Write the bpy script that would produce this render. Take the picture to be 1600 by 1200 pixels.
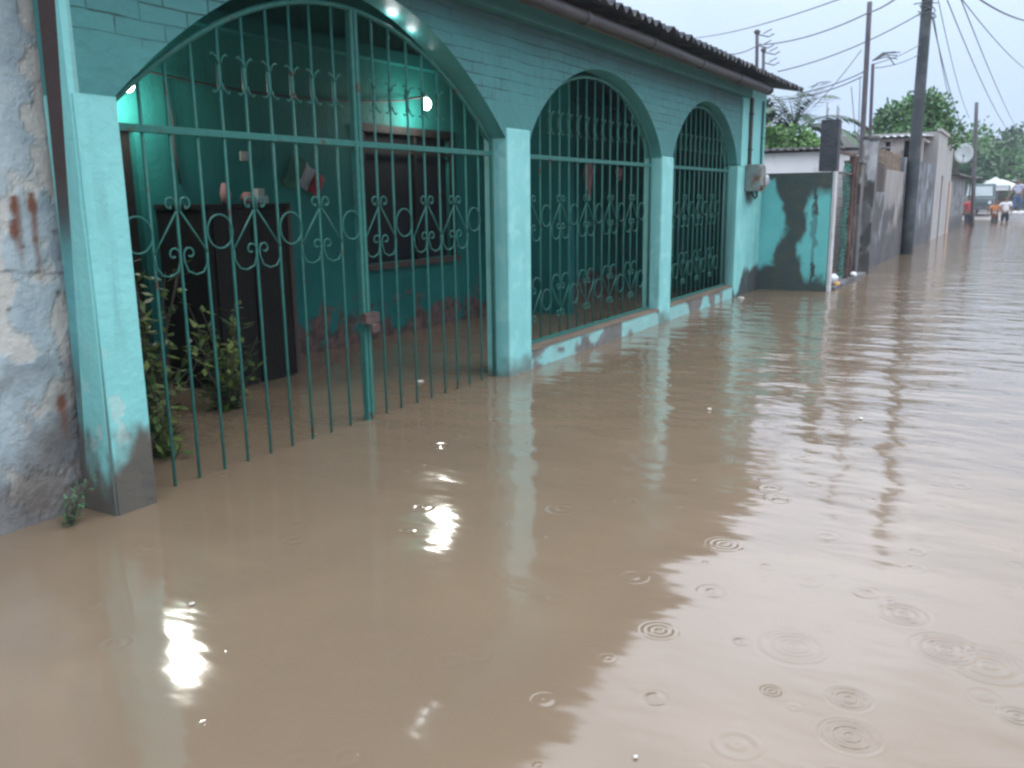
import bpy, bmesh, math, random
from mathutils import Vector, Matrix, noise
R = random.Random(7)
C = bpy.context.scene.collection
PI = math.pi
for o in list(bpy.data.objects): bpy.data.objects.remove(o)

# ------------------------------------------------------------------ camera
CF, YAW, PIT, ROL, CH = 1361.45, 0.526795, 0.2091235, -0.0121044, 1.45
_F = Vector((math.cos(YAW)*math.cos(PIT), math.sin(YAW)*math.cos(PIT), -math.sin(PIT)))
_R0 = Vector((math.sin(YAW), -math.cos(YAW), 0)); _U0 = _R0.cross(_F)
_R = _R0*math.cos(ROL) + _U0*math.sin(ROL); _U = -_R0*math.sin(ROL) + _U0*math.cos(ROL)
cam = bpy.data.cameras.new('camera'); co = bpy.data.objects.new('camera', cam); C.objects.link(co)
co.matrix_world = Matrix(((_R.x, _U.x, -_F.x, 0), (_R.y, _U.y, -_F.y, 0), (_R.z, _U.z, -_F.z, CH), (0, 0, 0, 1)))
cam.sensor_width = 36; cam.lens = CF/1600*36; cam.clip_end = 3000; cam.clip_start = .05
cam.dof.use_dof = False
S = bpy.context.scene
S.camera = co
S.view_settings.view_transform = 'Standard'; S.view_settings.look = 'None'
S.view_settings.exposure = 0.28; S.view_settings.gamma = 1
S.cycles.filter_width = 2.6

def P(x, y, X=None, Y=None, Z=None):
    """site survey helper: point on a world plane seen under a bearing"""
    d = _F + _R*(x-800)/CF + _U*(600-y)/CF
    t = X/d.x if X is not None else (Y/d.y if Y is not None else (Z-CH)/d.z)
    return Vector((0, 0, CH)) + d*t

# ------------------------------------------------------------------ world
SUN_EL, SUN_AZ = math.radians(58), math.radians(-70)     # azimuth in the xy plane, from +X
W = bpy.data.worlds.new('World'); S.world = W; W.use_nodes = True
nt = W.node_tree; nt.nodes.clear()
def wn(t, **k):
    n = nt.nodes.new(t)
    for a, b in k.items(): setattr(n, a, b)
    return n
sky = wn('ShaderNodeTexSky', sky_type='NISHITA', sun_disc=False)
sky.sun_elevation = SUN_EL; sky.sun_rotation = PI/2 - SUN_AZ; sky.dust_density = 6; sky.air_density = 1.5
tc = wn('ShaderNodeTexCoord'); sp = wn('ShaderNodeSeparateXYZ')
nt.links.new(tc.outputs['Generated'], sp.inputs[0])
ramp = wn('ShaderNodeValToRGB'); nt.links.new(sp.outputs['Z'], ramp.inputs[0])
els = ramp.color_ramp.elements
els[0].position = 0.0; els[0].color = (0.58, 0.725, .97, 1)
els[1].position = 1.0; els[1].color = (2.6, 2.75, 3.0, 1)
e = els.new(.10); e.color = (0.61, 0.77, 1.03, 1)
e = els.new(.22); e.color = (0.74, 0.91, 1.18, 1)
e = els.new(.45); e.color = (2.3, 2.45, 2.75, 1)
nz = wn('ShaderNodeTexNoise'); nz.inputs['Scale'].default_value = 2.6; nz.inputs['Detail'].default_value = 4
nt.links.new(tc.outputs['Generated'], nz.inputs['Vector'])
mr = wn('ShaderNodeMapRange'); nt.links.new(nz.outputs['Fac'], mr.inputs[0])
mr.inputs[1].default_value = .3; mr.inputs[2].default_value = .7; mr.inputs[3].default_value = .62; mr.inputs[4].default_value = 1.3
# clouds only high up, smooth veil low down
mz = wn('ShaderNodeMapRange'); nt.links.new(sp.outputs['Z'], mz.inputs[0]); mz.inputs[1].default_value = .1; mz.inputs[2].default_value = .5
mm = wn('ShaderNodeMix', data_type='FLOAT'); nt.links.new(mz.outputs[0], mm.inputs[0]); mm.inputs[2].default_value = 1.0
nt.links.new(mr.outputs[0], mm.inputs[3])
mul = wn('ShaderNodeVectorMath', operation='SCALE'); nt.links.new(ramp.outputs[0], mul.inputs[0]); nt.links.new(mm.outputs[0], mul.inputs['Scale'])
b1 = wn('ShaderNodeBackground'); b1.inputs[1].default_value = .05; nt.links.new(sky.outputs[0], b1.inputs[0])
b2 = wn('ShaderNodeBackground'); b2.inputs[1].default_value = .95; nt.links.new(mul.outputs[0], b2.inputs[0])
ms = wn('ShaderNodeMixShader'); ms.inputs[0].default_value = .9
nt.links.new(b1.outputs[0], ms.inputs[1]); nt.links.new(b2.outputs[0], ms.inputs[2])
wo = wn('ShaderNodeOutputWorld'); nt.links.new(ms.outputs[0], wo.inputs[0])

sl = bpy.data.lights.new('sun', 'SUN'); sl.energy = .5; sl.angle = math.radians(25); sl.color = (1, .97, .93)
so = bpy.data.objects.new('sun', sl); C.objects.link(so)
sd = Vector((math.cos(SUN_EL)*math.cos(SUN_AZ), math.cos(SUN_EL)*math.sin(SUN_AZ), math.sin(SUN_EL)))
so.rotation_euler = (-sd).to_track_quat('-Z', 'Y').to_euler(); so.location = (0, -20, 40)

# ------------------------------------------------------------------ materials
def newmat(name):
    m = bpy.data.materials.new(name); m.use_nodes = True
    t = m.node_tree; b = t.nodes['Principled BSDF']
    return m, t, b
def nd(t, typ, **k):
    n = t.nodes.new(typ)
    for a, v in k.items(): setattr(n, a, v)
    return n
def rgb(c): return (c[0], c[1], c[2], 1)
def mixc(t, fac, a, b, blend='MIX'):
    n = nd(t, 'ShaderNodeMix', data_type='RGBA', blend_type=blend)
    for i, v in ((0, fac), (6, a), (7, b)):
        if isinstance(v, (int, float)): n.inputs[i].default_value = v
        elif isinstance(v, tuple): n.inputs[i].default_value = rgb(v)
        else: t.links.new(v, n.inputs[i])
    return n.outputs[2]
def noise_fac(t, scale, detail=5, lo=.35, hi=.65, stretch=None, rough=.6):
    tcn = nd(t, 'ShaderNodeTexCoord'); v = tcn.outputs['Object']
    if stretch:
        mp = nd(t, 'ShaderNodeMapping'); mp.inputs['Scale'].default_value = stretch; t.links.new(v, mp.inputs[0]); v = mp.outputs[0]
    n = nd(t, 'ShaderNodeTexNoise'); n.inputs['Scale'].default_value = scale; n.inputs['Detail'].default_value = detail
    n.inputs['Roughness'].default_value = rough
    t.links.new(v, n.inputs['Vector'])
    r = nd(t, 'ShaderNodeMapRange'); r.inputs[1].default_value = lo; r.inputs[2].default_value = hi
    t.links.new(n.outputs['Fac'], r.inputs[0])
    return r.outputs[0]
def bump(t, b, h, strength=.3, dist=.02):
    n = nd(t, 'ShaderNodeBump'); n.inputs['Strength'].default_value = strength; n.inputs['Distance'].default_value = dist
    t.links.new(h, n.inputs['Height']); t.links.new(n.outputs[0], b.inputs['Normal'])
def rough_mat(name, c1, c2=None, scale=4, c3=None, scale3=.9, rough=.85, bs=.3, bd=.01, bscale=40, stretch=None, metal=0, lo=.35, hi=.65, lo3=.5, hi3=.62):
    m, t, b = newmat(name)
    c2 = c2 or tuple(x*.75 for x in c1)
    col = mixc(t, noise_fac(t, scale, 6, lo, hi, stretch), c1, c2)
    if c3: col = mixc(t, noise_fac(t, scale3, 7, lo3, hi3, stretch), col, c3)
    t.links.new(col, b.inputs['Base Color'])
    b.inputs['Roughness'].default_value = rough; b.inputs['Metallic'].default_value = metal
    if bs: bump(t, b, noise_fac(t, bscale, 4, .2, .8), bs, bd)
    return m
def flat_mat(name, c, rough=.6, metal=0, v=.12):
    return rough_mat(name, c, tuple(x*(1-v) for x in c), 9, rough=rough, bs=.1, bd=.004, metal=metal)
def stain_mat(name, c1, c2, mould, rust, bare, scale=3, bs=.35, mould2=None):
    """paint with hand-placed stains stored per vertex: R mould, G rust, B bare render"""
    m, t, b = newmat(name)
    col = mixc(t, noise_fac(t, scale, 7, .38, .62), c1, c2)
    at = nd(t, 'ShaderNodeAttribute', attribute_name='stain'); s = nd(t, 'ShaderNodeSeparateColor'); t.links.new(at.outputs['Color'], s.inputs[0])
    col = mixc(t, s.outputs[2], col, bare)
    mo = mixc(t, noise_fac(t, 5, 8, .35, .65), mould, mould2 or tuple(x*.6 for x in mould))
    col = mixc(t, s.outputs[0], col, mo)
    col = mixc(t, s.outputs[1], col, rust)
    t.links.new(col, b.inputs['Base Color']); b.inputs['Roughness'].default_value = .8
    h = noise_fac(t, 28, 6, .2, .8)
    ad = nd(t, 'ShaderNodeMath', operation='MULTIPLY_ADD'); t.links.new(s.outputs[2], ad.inputs[0]); ad.inputs[1].default_value = -1.2; t.links.new(h, ad.inputs[2])
    bump(t, b, ad.outputs[0], bs, .012)
    return m

TEAL_HI = (.20, .52, .505); TEAL_MID = (.10, .36, .37); 
M = {}
M['pillar'] = rough_mat('pillar_paint', TEAL_HI, (.175, .475, .46), 2.2, c3=(.24, .55, .53), scale3=7, rough=.55, bs=.25, bd=.006, bscale=22)
def dirt_line(m, z0=.02, z1=.16, col=(.10, .085, .065)):
    t = m.node_tree; b = t.nodes['Principled BSDF']; src = b.inputs['Base Color'].links[0].from_socket
    tcn = nd(t, 'ShaderNodeTexCoord'); s = nd(t, 'ShaderNodeSeparateXYZ'); t.links.new(tcn.outputs['Object'], s.inputs[0])
    n = nd(t, 'ShaderNodeTexNoise'); n.inputs['Scale'].default_value = 5; n.inputs['Detail'].default_value = 8; t.links.new(tcn.outputs['Object'], n.inputs['Vector'])
    a = nd(t, 'ShaderNodeMath', operation='MULTIPLY_ADD'); t.links.new(n.outputs['Fac'], a.inputs[0]); a.inputs[1].default_value = -.35; t.links.new(s.outputs['Z'], a.inputs[2])
    k = nd(t, 'ShaderNodeMapRange'); t.links.new(a.outputs[0], k.inputs[0]); k.inputs[1].default_value = z0-.175; k.inputs[2].default_value = z1-.175; k.inputs[3].default_value = .75; k.inputs[4].default_value = 0
    t.links.new(mixc(t, k.outputs[0], src, col), b.inputs['Base Color'])
dirt_line(M['pillar'])
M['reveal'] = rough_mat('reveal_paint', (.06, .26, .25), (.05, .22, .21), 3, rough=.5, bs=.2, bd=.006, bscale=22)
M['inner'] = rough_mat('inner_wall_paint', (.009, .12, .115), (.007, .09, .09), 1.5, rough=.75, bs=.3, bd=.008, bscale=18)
M['gate'] = rough_mat('gate_enamel', (.035, .15, .128), (.028, .12, .104), 20, c3=(.075, .05, .035), scale3=11, lo3=.60, hi3=.68, rough=.45, bs=.15, bd=.002, bscale=60)
M['beam'] = rough_mat('beam_paint', (.042, .19, .18), (.034, .16, .155), 5, c3=(.06, .16, .15), scale3=3, lo3=.6, hi3=.75, rough=.7, bs=.2)
M['gutter'] = rough_mat('gutter_pvc', (.042, .038, .043), (.028, .026, .03), 6, c3=(.09, .07, .06), scale3=9, lo3=.6, hi3=.72, rough=.55, bs=.2, bd=.004)
M['fascia'] = rough_mat('fascia_wood', (.20, .15, .11), (.10, .075, .055), 5, rough=.85, stretch=(.3, 3, 3))
M['roof'] = rough_mat('roof_fibre', (.045, .05, .06), (.028, .032, .042), 6, c3=(.09, .09, .09), scale3=5, rough=.85)
M['roof_under'] = rough_mat('roof_underside', (.07, .045, .038), (.05, .03, .028), 3, c3=(.22, .17, .14), scale3=4, rough=.9)
M['rust'] = rough_mat('rusty_iron', (.085, .045, .035), (.045, .03, .03), 9, c3=(.14, .10, .09), scale3=4, rough=.9, bs=.6, bd=.01)
M['dark_iron'] = rough_mat('dark_iron', (.035, .03, .032), (.06, .045, .04), 9, rough=.7)
M['concrete'] = rough_mat('grey_concrete', (.15, .155, .16), (.10, .10, .11), 3, c3=(.05, .05, .055), scale3=2, rough=.95, bs=.6, bd=.02)
M['column'] = rough_mat('dark_wet_concrete', (.055, .06, .075), (.035, .04, .05), 4, rough=.9, bs=.7, bd=.02, bscale=25)
M['white_edge'] = rough_mat('whitewashed_render', (.50, .50, .52), (.36, .37, .38), 5, rough=.9)
M['pole'] = rough_mat('pole_concrete', (.045, .055, .065), (.03, .038, .046), 2, c3=(.075, .085, .095), scale3=1.5, rough=.85)
M['pole_far'] = rough_mat('pole_wood', (.11, .10, .115), (.08, .07, .08), 3, rough=.9)
M['wire'] = flat_mat('cable_rubber', (.10, .11, .125), .7)
M['glassdark'] = flat_mat('dark_glass', (.008, .010, .013), .7)
M['wood_dark'] = rough_mat('dark_wood', (.008, .009, .009), (.013, .011, .010), 4, rough=.65, stretch=(6, 6, .6))
M['wood_brown'] = rough_mat('brown_wood', (.055, .036, .03), (.035, .025, .022), 5, rough=.8, stretch=(6, 6, .6))
M['black'] = flat_mat('black_rubber', (.018, .018, .02), .7)
M['white'] = flat_mat('white_plastic', (.6, .62, .63), .5)

def brick_mat():
    m, t, b = newmat('painted_brick')
    tcn = nd(t, 'ShaderNodeTexCoord'); s = nd(t, 'ShaderNodeSeparateXYZ'); t.links.new(tcn.outputs['Object'], s.inputs[0])
    cb = nd(t, 'ShaderNodeCombineXYZ')
    # courses wander a little
    n0 = nd(t, 'ShaderNodeTexNoise'); n0.inputs['Scale'].default_value = 1.6; n0.inputs['Detail'].default_value = 4; t.links.new(tcn.outputs['Object'], n0.inputs[0])
    w = nd(t, 'ShaderNodeMath', operation='MULTIPLY_ADD'); t.links.new(n0.outputs['Fac'], w.inputs[0]); w.inputs[1].default_value = .05; t.links.new(s.outputs['Z'], w.inputs[2])
    t.links.new(s.outputs['X'], cb.inputs[0]); t.links.new(w.outputs[0], cb.inputs[1])
    br = nd(t, 'ShaderNodeTexBrick'); t.links.new(cb.outputs[0], br.inputs['Vector'])
    br.inputs['Scale'].default_value = 1; br.inputs['Brick Width'].default_value = .27; br.inputs['Row Height'].default_value = .082
    br.inputs['Mortar Size'].default_value = .0055; br.inputs['Mortar Smooth'].default_value = .5
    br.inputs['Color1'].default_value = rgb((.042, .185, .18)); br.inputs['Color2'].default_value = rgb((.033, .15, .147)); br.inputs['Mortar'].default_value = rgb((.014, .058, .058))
    br.inputs['Bias'].default_value = -.1
    # smooth plaster low down near the springing
    n1 = nd(t, 'ShaderNodeTexNoise'); n1.inputs['Scale'].default_value = 2.2; n1.inputs['Detail'].default_value = 6; t.links.new(tcn.outputs['Object'], n1.inputs[0])
    a = nd(t, 'ShaderNodeMath', operation='MULTIPLY_ADD'); t.links.new(n1.outputs['Fac'], a.inputs[0]); a.inputs[1].default_value = .25; t.links.new(s.outputs['Z'], a.inputs[2])
    mk = nd(t, 'ShaderNodeMapRange'); t.links.new(a.outputs[0], mk.inputs[0]); mk.inputs[1].default_value = 2.29; mk.inputs[2].default_value = 2.34
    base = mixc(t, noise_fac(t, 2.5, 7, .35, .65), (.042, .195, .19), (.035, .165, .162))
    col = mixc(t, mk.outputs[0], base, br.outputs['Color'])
    # the joints are partly filled with paint
    fill = noise_fac(t, 2.6, 5, .42, .6)
    col2 = mixc(t, fill, col, base)
    # darker band towards the top of the wall, broken up by noise
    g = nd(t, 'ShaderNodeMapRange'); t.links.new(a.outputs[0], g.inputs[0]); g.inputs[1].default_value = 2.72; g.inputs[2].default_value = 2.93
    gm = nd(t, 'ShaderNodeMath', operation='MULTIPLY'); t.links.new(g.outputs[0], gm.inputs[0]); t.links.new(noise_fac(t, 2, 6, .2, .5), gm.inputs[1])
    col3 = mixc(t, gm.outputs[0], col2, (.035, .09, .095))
    t.links.new(col3, b.inputs['Base Color']); b.inputs['Roughness'].default_value = .7
    inv = nd(t, 'ShaderNodeMath', operation='MULTIPLY'); t.links.new(br.outputs['Fac'], inv.inputs[0]); t.links.new(mk.outputs[0], inv.inputs[1])
    h = nd(t, 'ShaderNodeMath', operation='MULTIPLY_ADD'); t.links.new(inv.outputs[0], h.inputs[0]); h.inputs[1].default_value = -1.5; t.links.new(noise_fac(t, 15, 5, .2, .8), h.inputs[2])
    bump(t, b, h.outputs[0], .55, .012)
    return m
M['brick'] = brick_mat()

def back_wall_mat():
    m, t, b = newmat('porch_wall_paint')
    tcn = nd(t, 'ShaderNodeTexCoord'); s = nd(t, 'ShaderNodeSeparateXYZ'); t.links.new(tcn.outputs['Object'], s.inputs[0])
    n1 = nd(t, 'ShaderNodeTexNoise'); n1.inputs['Scale'].default_value = 3.2; n1.inputs['Detail'].default_value = 7; t.links.new(tcn.outputs['Object'], n1.inputs[0])
    a = nd(t, 'ShaderNodeMath', operation='MULTIPLY_ADD'); t.links.new(n1.outputs['Fac'], a.inputs[0]); a.inputs[1].default_value = 1.5; t.links.new(s.outputs['Z'], a.inputs[2])
    mk = nd(t, 'ShaderNodeMapRange'); t.links.new(a.outputs[0], mk.inputs[0]); mk.inputs[1].default_value = 1.06; mk.inputs[2].default_value = .97
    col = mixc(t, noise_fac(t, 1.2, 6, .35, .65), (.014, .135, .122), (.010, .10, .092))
    br = mixc(t, noise_fac(t, 9, 5, .4, .6), (.13, .085, .078), (.06, .045, .04))
    col = mixc(t, mk.outputs[0], col, br)
    t.links.new(col, b.inputs['Base Color']); b.inputs['Roughness'].default_value = .7
    h = nd(t, 'ShaderNodeMath', operation='MULTIPLY_ADD'); t.links.new(mk.outputs[0], h.inputs[0]); h.inputs[1].default_value = -1.5; t.links.new(noise_fac(t, 20, 5, .2, .8), h.inputs[2])
    bump(t, b, h.outputs[0], .5, .012)
    return m
M['back'] = back_wall_mat()
for k_ in ('wood_dark', 'glassdark', 'inner', 'gate', 'back'): M[k_].node_tree.nodes['Principled BSDF'].inputs['Specular IOR Level'].default_value = .12

def leaf_mat(name, c1, c2, sc=1.2):
    m, t, b = newmat(name)
    col = mixc(t, noise_fac(t, sc, 4, .38, .62), c1, c2)
    t.links.new(col, b.inputs['Base Color']); b.inputs['Roughness'].default_value = .55
    b.inputs['Transmission Weight'].default_value = 0
    return m
M['leaf_bright'] = leaf_mat('leaf_bright', (.11, .24, .055), (.06, .15, .04))
M['leaf_dark'] = leaf_mat('leaf_dark', (.03, .085, .04), (.05, .13, .05))
M['leaf_mid'] = leaf_mat('leaf_mid', (.045, .13, .04), (.08, .20, .06))
M['leaf_palm'] = leaf_mat('leaf_palm', (.05, .10, .055), (.035, .08, .045))
M['leaf_yellow'] = leaf_mat('leaf_yellow', (.12, .17, .03), (.02, .06, .02), 5)
M['bark'] = rough_mat('bark', (.10, .08, .065), (.06, .05, .04), 6, rough=.95, bs=.7, bd=.02)

RINGS = [(p.x, p.y, rd, am) for p, rd, am in ((P(1328, 1150, Z=0), .105, .0012), (P(1326, 1092, Z=0), .085, .0009), (P(1030, 985, Z=0), .085, .0004), (P(1132, 850, Z=0), .10, .0004),
         (P(1478, 1015, Z=0), .14, .0009), (P(1206, 1080, Z=0), .05, .0008), (P(1590, 1120, Z=0), .07, .0009), (P(1240, 1010, Z=0), .16, .0006), (P(1545, 1040, Z=0), .17, .0007), (P(1410, 960, Z=0), .12, .0006))]
def water_mat():
    m, t, b = newmat('muddy_flood_water')
    tcn = nd(t, 'ShaderNodeTexCoord'); V = tcn.outputs['Object']
    s = nd(t, 'ShaderNodeSeparateXYZ'); t.links.new(V, s.inputs[0])
    col = mixc(t, noise_fac(t, .55, 6, .35, .65), (.200, .147, .098), (.168, .126, .087))
    col = mixc(t, noise_fac(t, 2.2, 5, .45, .75), col, (.182, .135, .092))
    t.links.new(col, b.inputs['Base Color'])
    b.inputs['Roughness'].default_value = .085; b.inputs['IOR'].default_value = 1.62
    def N(scale, detail, st):
        mp = nd(t, 'ShaderNodeMapping'); mp.inputs['Scale'].default_value = st; mp.inputs['Rotation'].default_value = (0, 0, -.45); t.links.new(V, mp.inputs[0])
        n = nd(t, 'ShaderNodeTexNoise'); n.inputs['Scale'].default_value = scale; n.inputs['Detail'].default_value = detail; n.inputs['Roughness'].default_value = .45
        t.links.new(mp.outputs[0], n.inputs['Vector']); return n.outputs['Fac']
    def math_(op, a, b_, c=None):
        n = nd(t, 'ShaderNodeMath', operation=op)
        for i, v in enumerate((a, b_, c)):
            if v is None: continue
            if isinstance(v, (int, float)): n.inputs[i].default_value = v
            else: t.links.new(v, n.inputs[i])
        return n.outputs[0]
    # calm close by, choppier down the street
    far = nd(t, 'ShaderNodeMapRange'); t.links.new(s.outputs['X'], far.inputs[0]); far.inputs[1].default_value = 3.0; far.inputs[2].default_value = 9.0; far.inputs[3].default_value = .26; far.inputs[4].default_value = 1.0
    w1 = N(3.0, 3, (1.0, .45, 1)); w2 = N(7.5, 2, (1, .5, 1)); w3 = N(.8, 2, (1, .8, 1))
    h = math_('MULTIPLY', math_('ADD', math_('MULTIPLY', w1, .034), math_('MULTIPLY', w2, .0055)), far.outputs[0])
    h = math_('ADD', h, math_('MULTIPLY', w3, .018))
    # rain drop rings
    for sc, rad, amp, off in ((1.5, .13, .0008, 3.1), (3.4, .22, .0004, 11.7), (1.9, .12, .0006, 29.3)):
        mp = nd(t, 'ShaderNodeMapping'); mp.inputs['Location'].default_value = (off, off*.7, 0); t.links.new(V, mp.inputs[0])
        flat = nd(t, 'ShaderNodeVectorMath', operation='MULTIPLY'); flat.inputs[1].default_value = (1, 1, 0); t.links.new(mp.outputs[0], flat.inputs[0])
        vo = nd(t, 'ShaderNodeTexVoronoi', voronoi_dimensions='2D'); vo.inputs['Scale'].default_value = sc; t.links.new(flat.outputs[0], vo.inputs['Vector'])
        sc2 = nd(t, 'ShaderNodeSeparateColor'); t.links.new(vo.outputs['Color'], sc2.inputs[0])
        on = math_('GREATER_THAN', sc2.outputs[0], .55)
        r = math_('MULTIPLY', sc2.outputs[1], rad)
        d = vo.outputs['Distance']
        ins = nd(t, 'ShaderNodeMapRange', interpolation_type='SMOOTHSTEP'); t.links.new(d, ins.inputs[0]); t.links.new(r, ins.inputs[1]); ins.inputs[3].default_value = 1; ins.inputs[4].default_value = 0
        t.links.new(math_('ADD', r, .035), ins.inputs[2])
        wv = math_('SINE', math_('MULTIPLY', d, 210/sc/1.6), 0)
        h = math_('ADD', h, math_('MULTIPLY', math_('MULTIPLY', wv, amp), math_('MULTIPLY', ins.outputs[0], on)))
    for x0, y0, rad, am in RINGS:
        sb = nd(t, 'ShaderNodeVectorMath', operation='DISTANCE'); fl = nd(t, 'ShaderNodeVectorMath', operation='MULTIPLY'); fl.inputs[1].default_value = (1, 1, 0)
        t.links.new(V, fl.inputs[0]); t.links.new(fl.outputs[0], sb.inputs[0]); sb.inputs[1].default_value = (x0, y0, 0)
        d = sb.outputs['Value']
        ins = nd(t, 'ShaderNodeMapRange', interpolation_type='SMOOTHSTEP'); t.links.new(d, ins.inputs[0]); ins.inputs[1].default_value = rad*.55; ins.inputs[2].default_value = rad; ins.inputs[3].default_value = 1; ins.inputs[4].default_value = 0
        h = math_('ADD', h, math_('MULTIPLY', math_('MULTIPLY', math_('SINE', math_('MULTIPLY', d, 6.28*3.6/rad), 0), am), ins.outputs[0]))
    bn = nd(t, 'ShaderNodeBump'); bn.inputs['Strength'].default_value = 1; bn.inputs['Distance'].default_value = 1; t.links.new(h, bn.inputs['Height']); t.links.new(bn.outputs[0], b.inputs['Normal'])
    return m
M['water'] = water_mat()

def drips(m, col, amt=.45, lo=.52, hi=.72, st=(11, 11, .9)):
    t = m.node_tree; b = t.nodes['Principled BSDF']; src = b.inputs['Base Color'].links[0].from_socket
    f = noise_fac(t, 1.0, 6, lo, hi, st); g_ = noise_fac(t, .9, 3, .4, .65)
    k = nd(t, 'ShaderNodeMath', operation='MULTIPLY'); t.links.new(f, k.inputs[0]); t.links.new(g_, k.inputs[1])
    k2 = nd(t, 'ShaderNodeMath', operation='MULTIPLY'); t.links.new(k.outputs[0], k2.inputs[0]); k2.inputs[1].default_value = amt
    t.links.new(mixc(t, k2.outputs[0], src, col), b.inputs['Base Color'])
drips(M['brick'], (.02, .06, .06), .6); drips(M['pillar'], (.06, .16, .15), .55); drips(M['beam'], (.02, .05, .05), .7); drips(M['back'], (.01, .03, .03), .6)
# ------------------------------------------------------------------ mesh helpers
class MB:
    def __init__(s): s.v = []; s.f = []; s.mi = []
    def add(s, vs, fs):
        n = len(s.v); s.v += [tuple(p) for p in vs]; s.f += [tuple(n+i for i in f) for f in fs]; return s
    def box(s, x0, x1, y0, y1, z0, z1):
        return s.add([(x0,y0,z0),(x1,y0,z0),(x1,y1,z0),(x0,y1,z0),(x0,y0,z1),(x1,y0,z1),(x1,y1,z1),(x0,y1,z1)],
                     [(0,3,2,1),(4,5,6,7),(0,1,5,4),(1,2,6,5),(2,3,7,6),(3,0,4,7)])
    def tube(s, pts, r, n=8, cap=True):
        pts = [Vector(p) for p in pts]; rs = r if isinstance(r, (list, tuple)) else [r]*len(pts)
        rings = []; up = None
        for i, p in enumerate(pts):
            d = (pts[min(i+1, len(pts)-1)] - pts[max(i-1, 0)]).normalized()
            if up is None:
                up = Vector((0, 0, 1)) if abs(d.z) < .9 else Vector((1, 0, 0))
            a = d.cross(up).normalized(); b = a.cross(d).normalized(); up = b
            rings.append([p + (a*math.cos(2*PI*k/n) + b*math.sin(2*PI*k/n))*rs[i] for k in range(n)])
        vs = [q for rg in rings for q in rg]; fs = []
        for i in range(len(pts)-1):
            for k in range(n):
                fs.append((i*n+k, i*n+(k+1) % n, (i+1)*n+(k+1) % n, (i+1)*n+k))
        if cap:
            fs.append(tuple(range(n))[::-1]); fs.append(tuple((len(pts)-1)*n+k for k in range(n)))
        return s.add(vs, fs)
    def sphere(s, c, r, nu=14, nv=8, sc=(1, 1, 1)):
        c = Vector(c); vs = []; fs = []
        for j in range(nv+1):
            th = PI*j/nv
            for i in range(nu):
                ph = 2*PI*i/nu
                vs.append(c + Vector((math.sin(th)*math.cos(ph)*sc[0], math.sin(th)*math.sin(ph)*sc[1], math.cos(th)*sc[2]))*r)
        for j in range(nv):
            for i in range(nu): fs.append((j*nu+i, (j+1)*nu+i, (j+1)*nu+(i+1) % nu, j*nu+(i+1) % nu))
        return s.add(vs, fs)
    def build(s, name, mat, parent=None, smooth=False, bevel=0):
        me = bpy.data.meshes.new(name); me.from_pydata(s.v, [], s.f); me.validate(); me.update()
        if mat: me.materials.append(mat)
        if smooth: me.polygons.foreach_set('use_smooth', [True]*len(me.polygons))
        o = bpy.data.objects.new(name, me); C.objects.link(o)
        if parent:
            o.parent = parent; o.matrix_parent_inverse = Matrix.Identity(4)
            o.location = -Vector(parent.location) if parent.type == 'EMPTY' else (0, 0, 0)
        if bevel:
            bv = o.modifiers.new('bevel', 'BEVEL'); bv.width = bevel; bv.segments = 2; bv.limit_method = 'ANGLE'
        return o
def tag(o, label=None, cat=None, group=None, kind=None):
    for k, v in (('label', label), ('category', cat), ('group', group), ('kind', kind)):
        if v: o[k] = v
    return o
def empty(name, loc, label, cat, group=None):
    o = bpy.data.objects.new(name, None); C.objects.link(o); o.location = loc; o.empty_display_size = .2
    return tag(o, label, cat, group)
def struct(o): o['kind'] = 'structure'; return o
def fbm(x, y, z=0, o=4): return noise.fractal(Vector((x, y, z)), 1.0, 2.0, o)
def sstep(a, b, x):
    t = max(0, min(1, (x-a)/(b-a))); return t*t*(3-2*t)
def slab(name, o, u, v, w, h, t, nu, nv, fn, mat, parent=None, warp=None):
    """wall slab: front face a fine grid with stain mask fn(a,b)->(r,g,b) in metres; back, sides closed. normal = u x v"""
    o = Vector(o); u = Vector(u); v = Vector(v); n = u.cross(v).normalized()
    vs = []; cols = []; fs = []
    for j in range(nv+1):
        for i in range(nu+1):
            a = w*i/nu; b = h*j/nv
            p = o + u*a + v*b
            edge = i in (0, nu) or j in (0, nv)
            if not edge: p = p + n*.004*fbm(a*4, b*4, w)
            vs.append(p); c = fn(a, b); cols.append((c[0], c[1], c[2], 1))
    W1 = nu+1
    for j in range(nv):
        for i in range(nu): fs.append((j*W1+i, j*W1+i+1, (j+1)*W1+i+1, (j+1)*W1+i))
    k = len(vs); bk = [o-n*t, o+u*w-n*t, o+u*w+v*h-n*t, o+v*h-n*t]; vs += bk
    def cc(p): return fn(0, 0)
    for (a, b) in ((0, 0), (w, 0), (w, h), (0, h)): c = fn(a, b); cols.append((c[0], c[1], c[2], 1))
    fs.append((k+3, k+2, k+1, k))
    for i in range(nu): pass
    fs.append(tuple([k, k+1] + [i for i in range(nu, -1, -1)]))
    fs.append(tuple([k+2, k+3] + [nv*W1+i for i in range(nu+1)]))
    fs.append(tuple([k+3, k] + [j*W1 for j in range(nv+1)]))
    fs.append(tuple([k+1, k+2] + [j*W1+nu for j in range(nv, -1, -1)]))
    if warp: vs = [warp(Vector(q)) for q in vs]
    me = bpy.data.meshes.new(name); me.from_pydata(vs, [], fs); me.update()
    at = me.color_attributes.new('stain', 'FLOAT_COLOR', 'POINT')
    at.data.foreach_set('color', [x for c in cols for x in c])
    me.materials.append(mat)
    ob = bpy.data.objects.new(name, me); C.objects.link(ob)
    if parent: ob.parent = parent; ob.location = -Vector(parent.location)
    return ob

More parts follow.
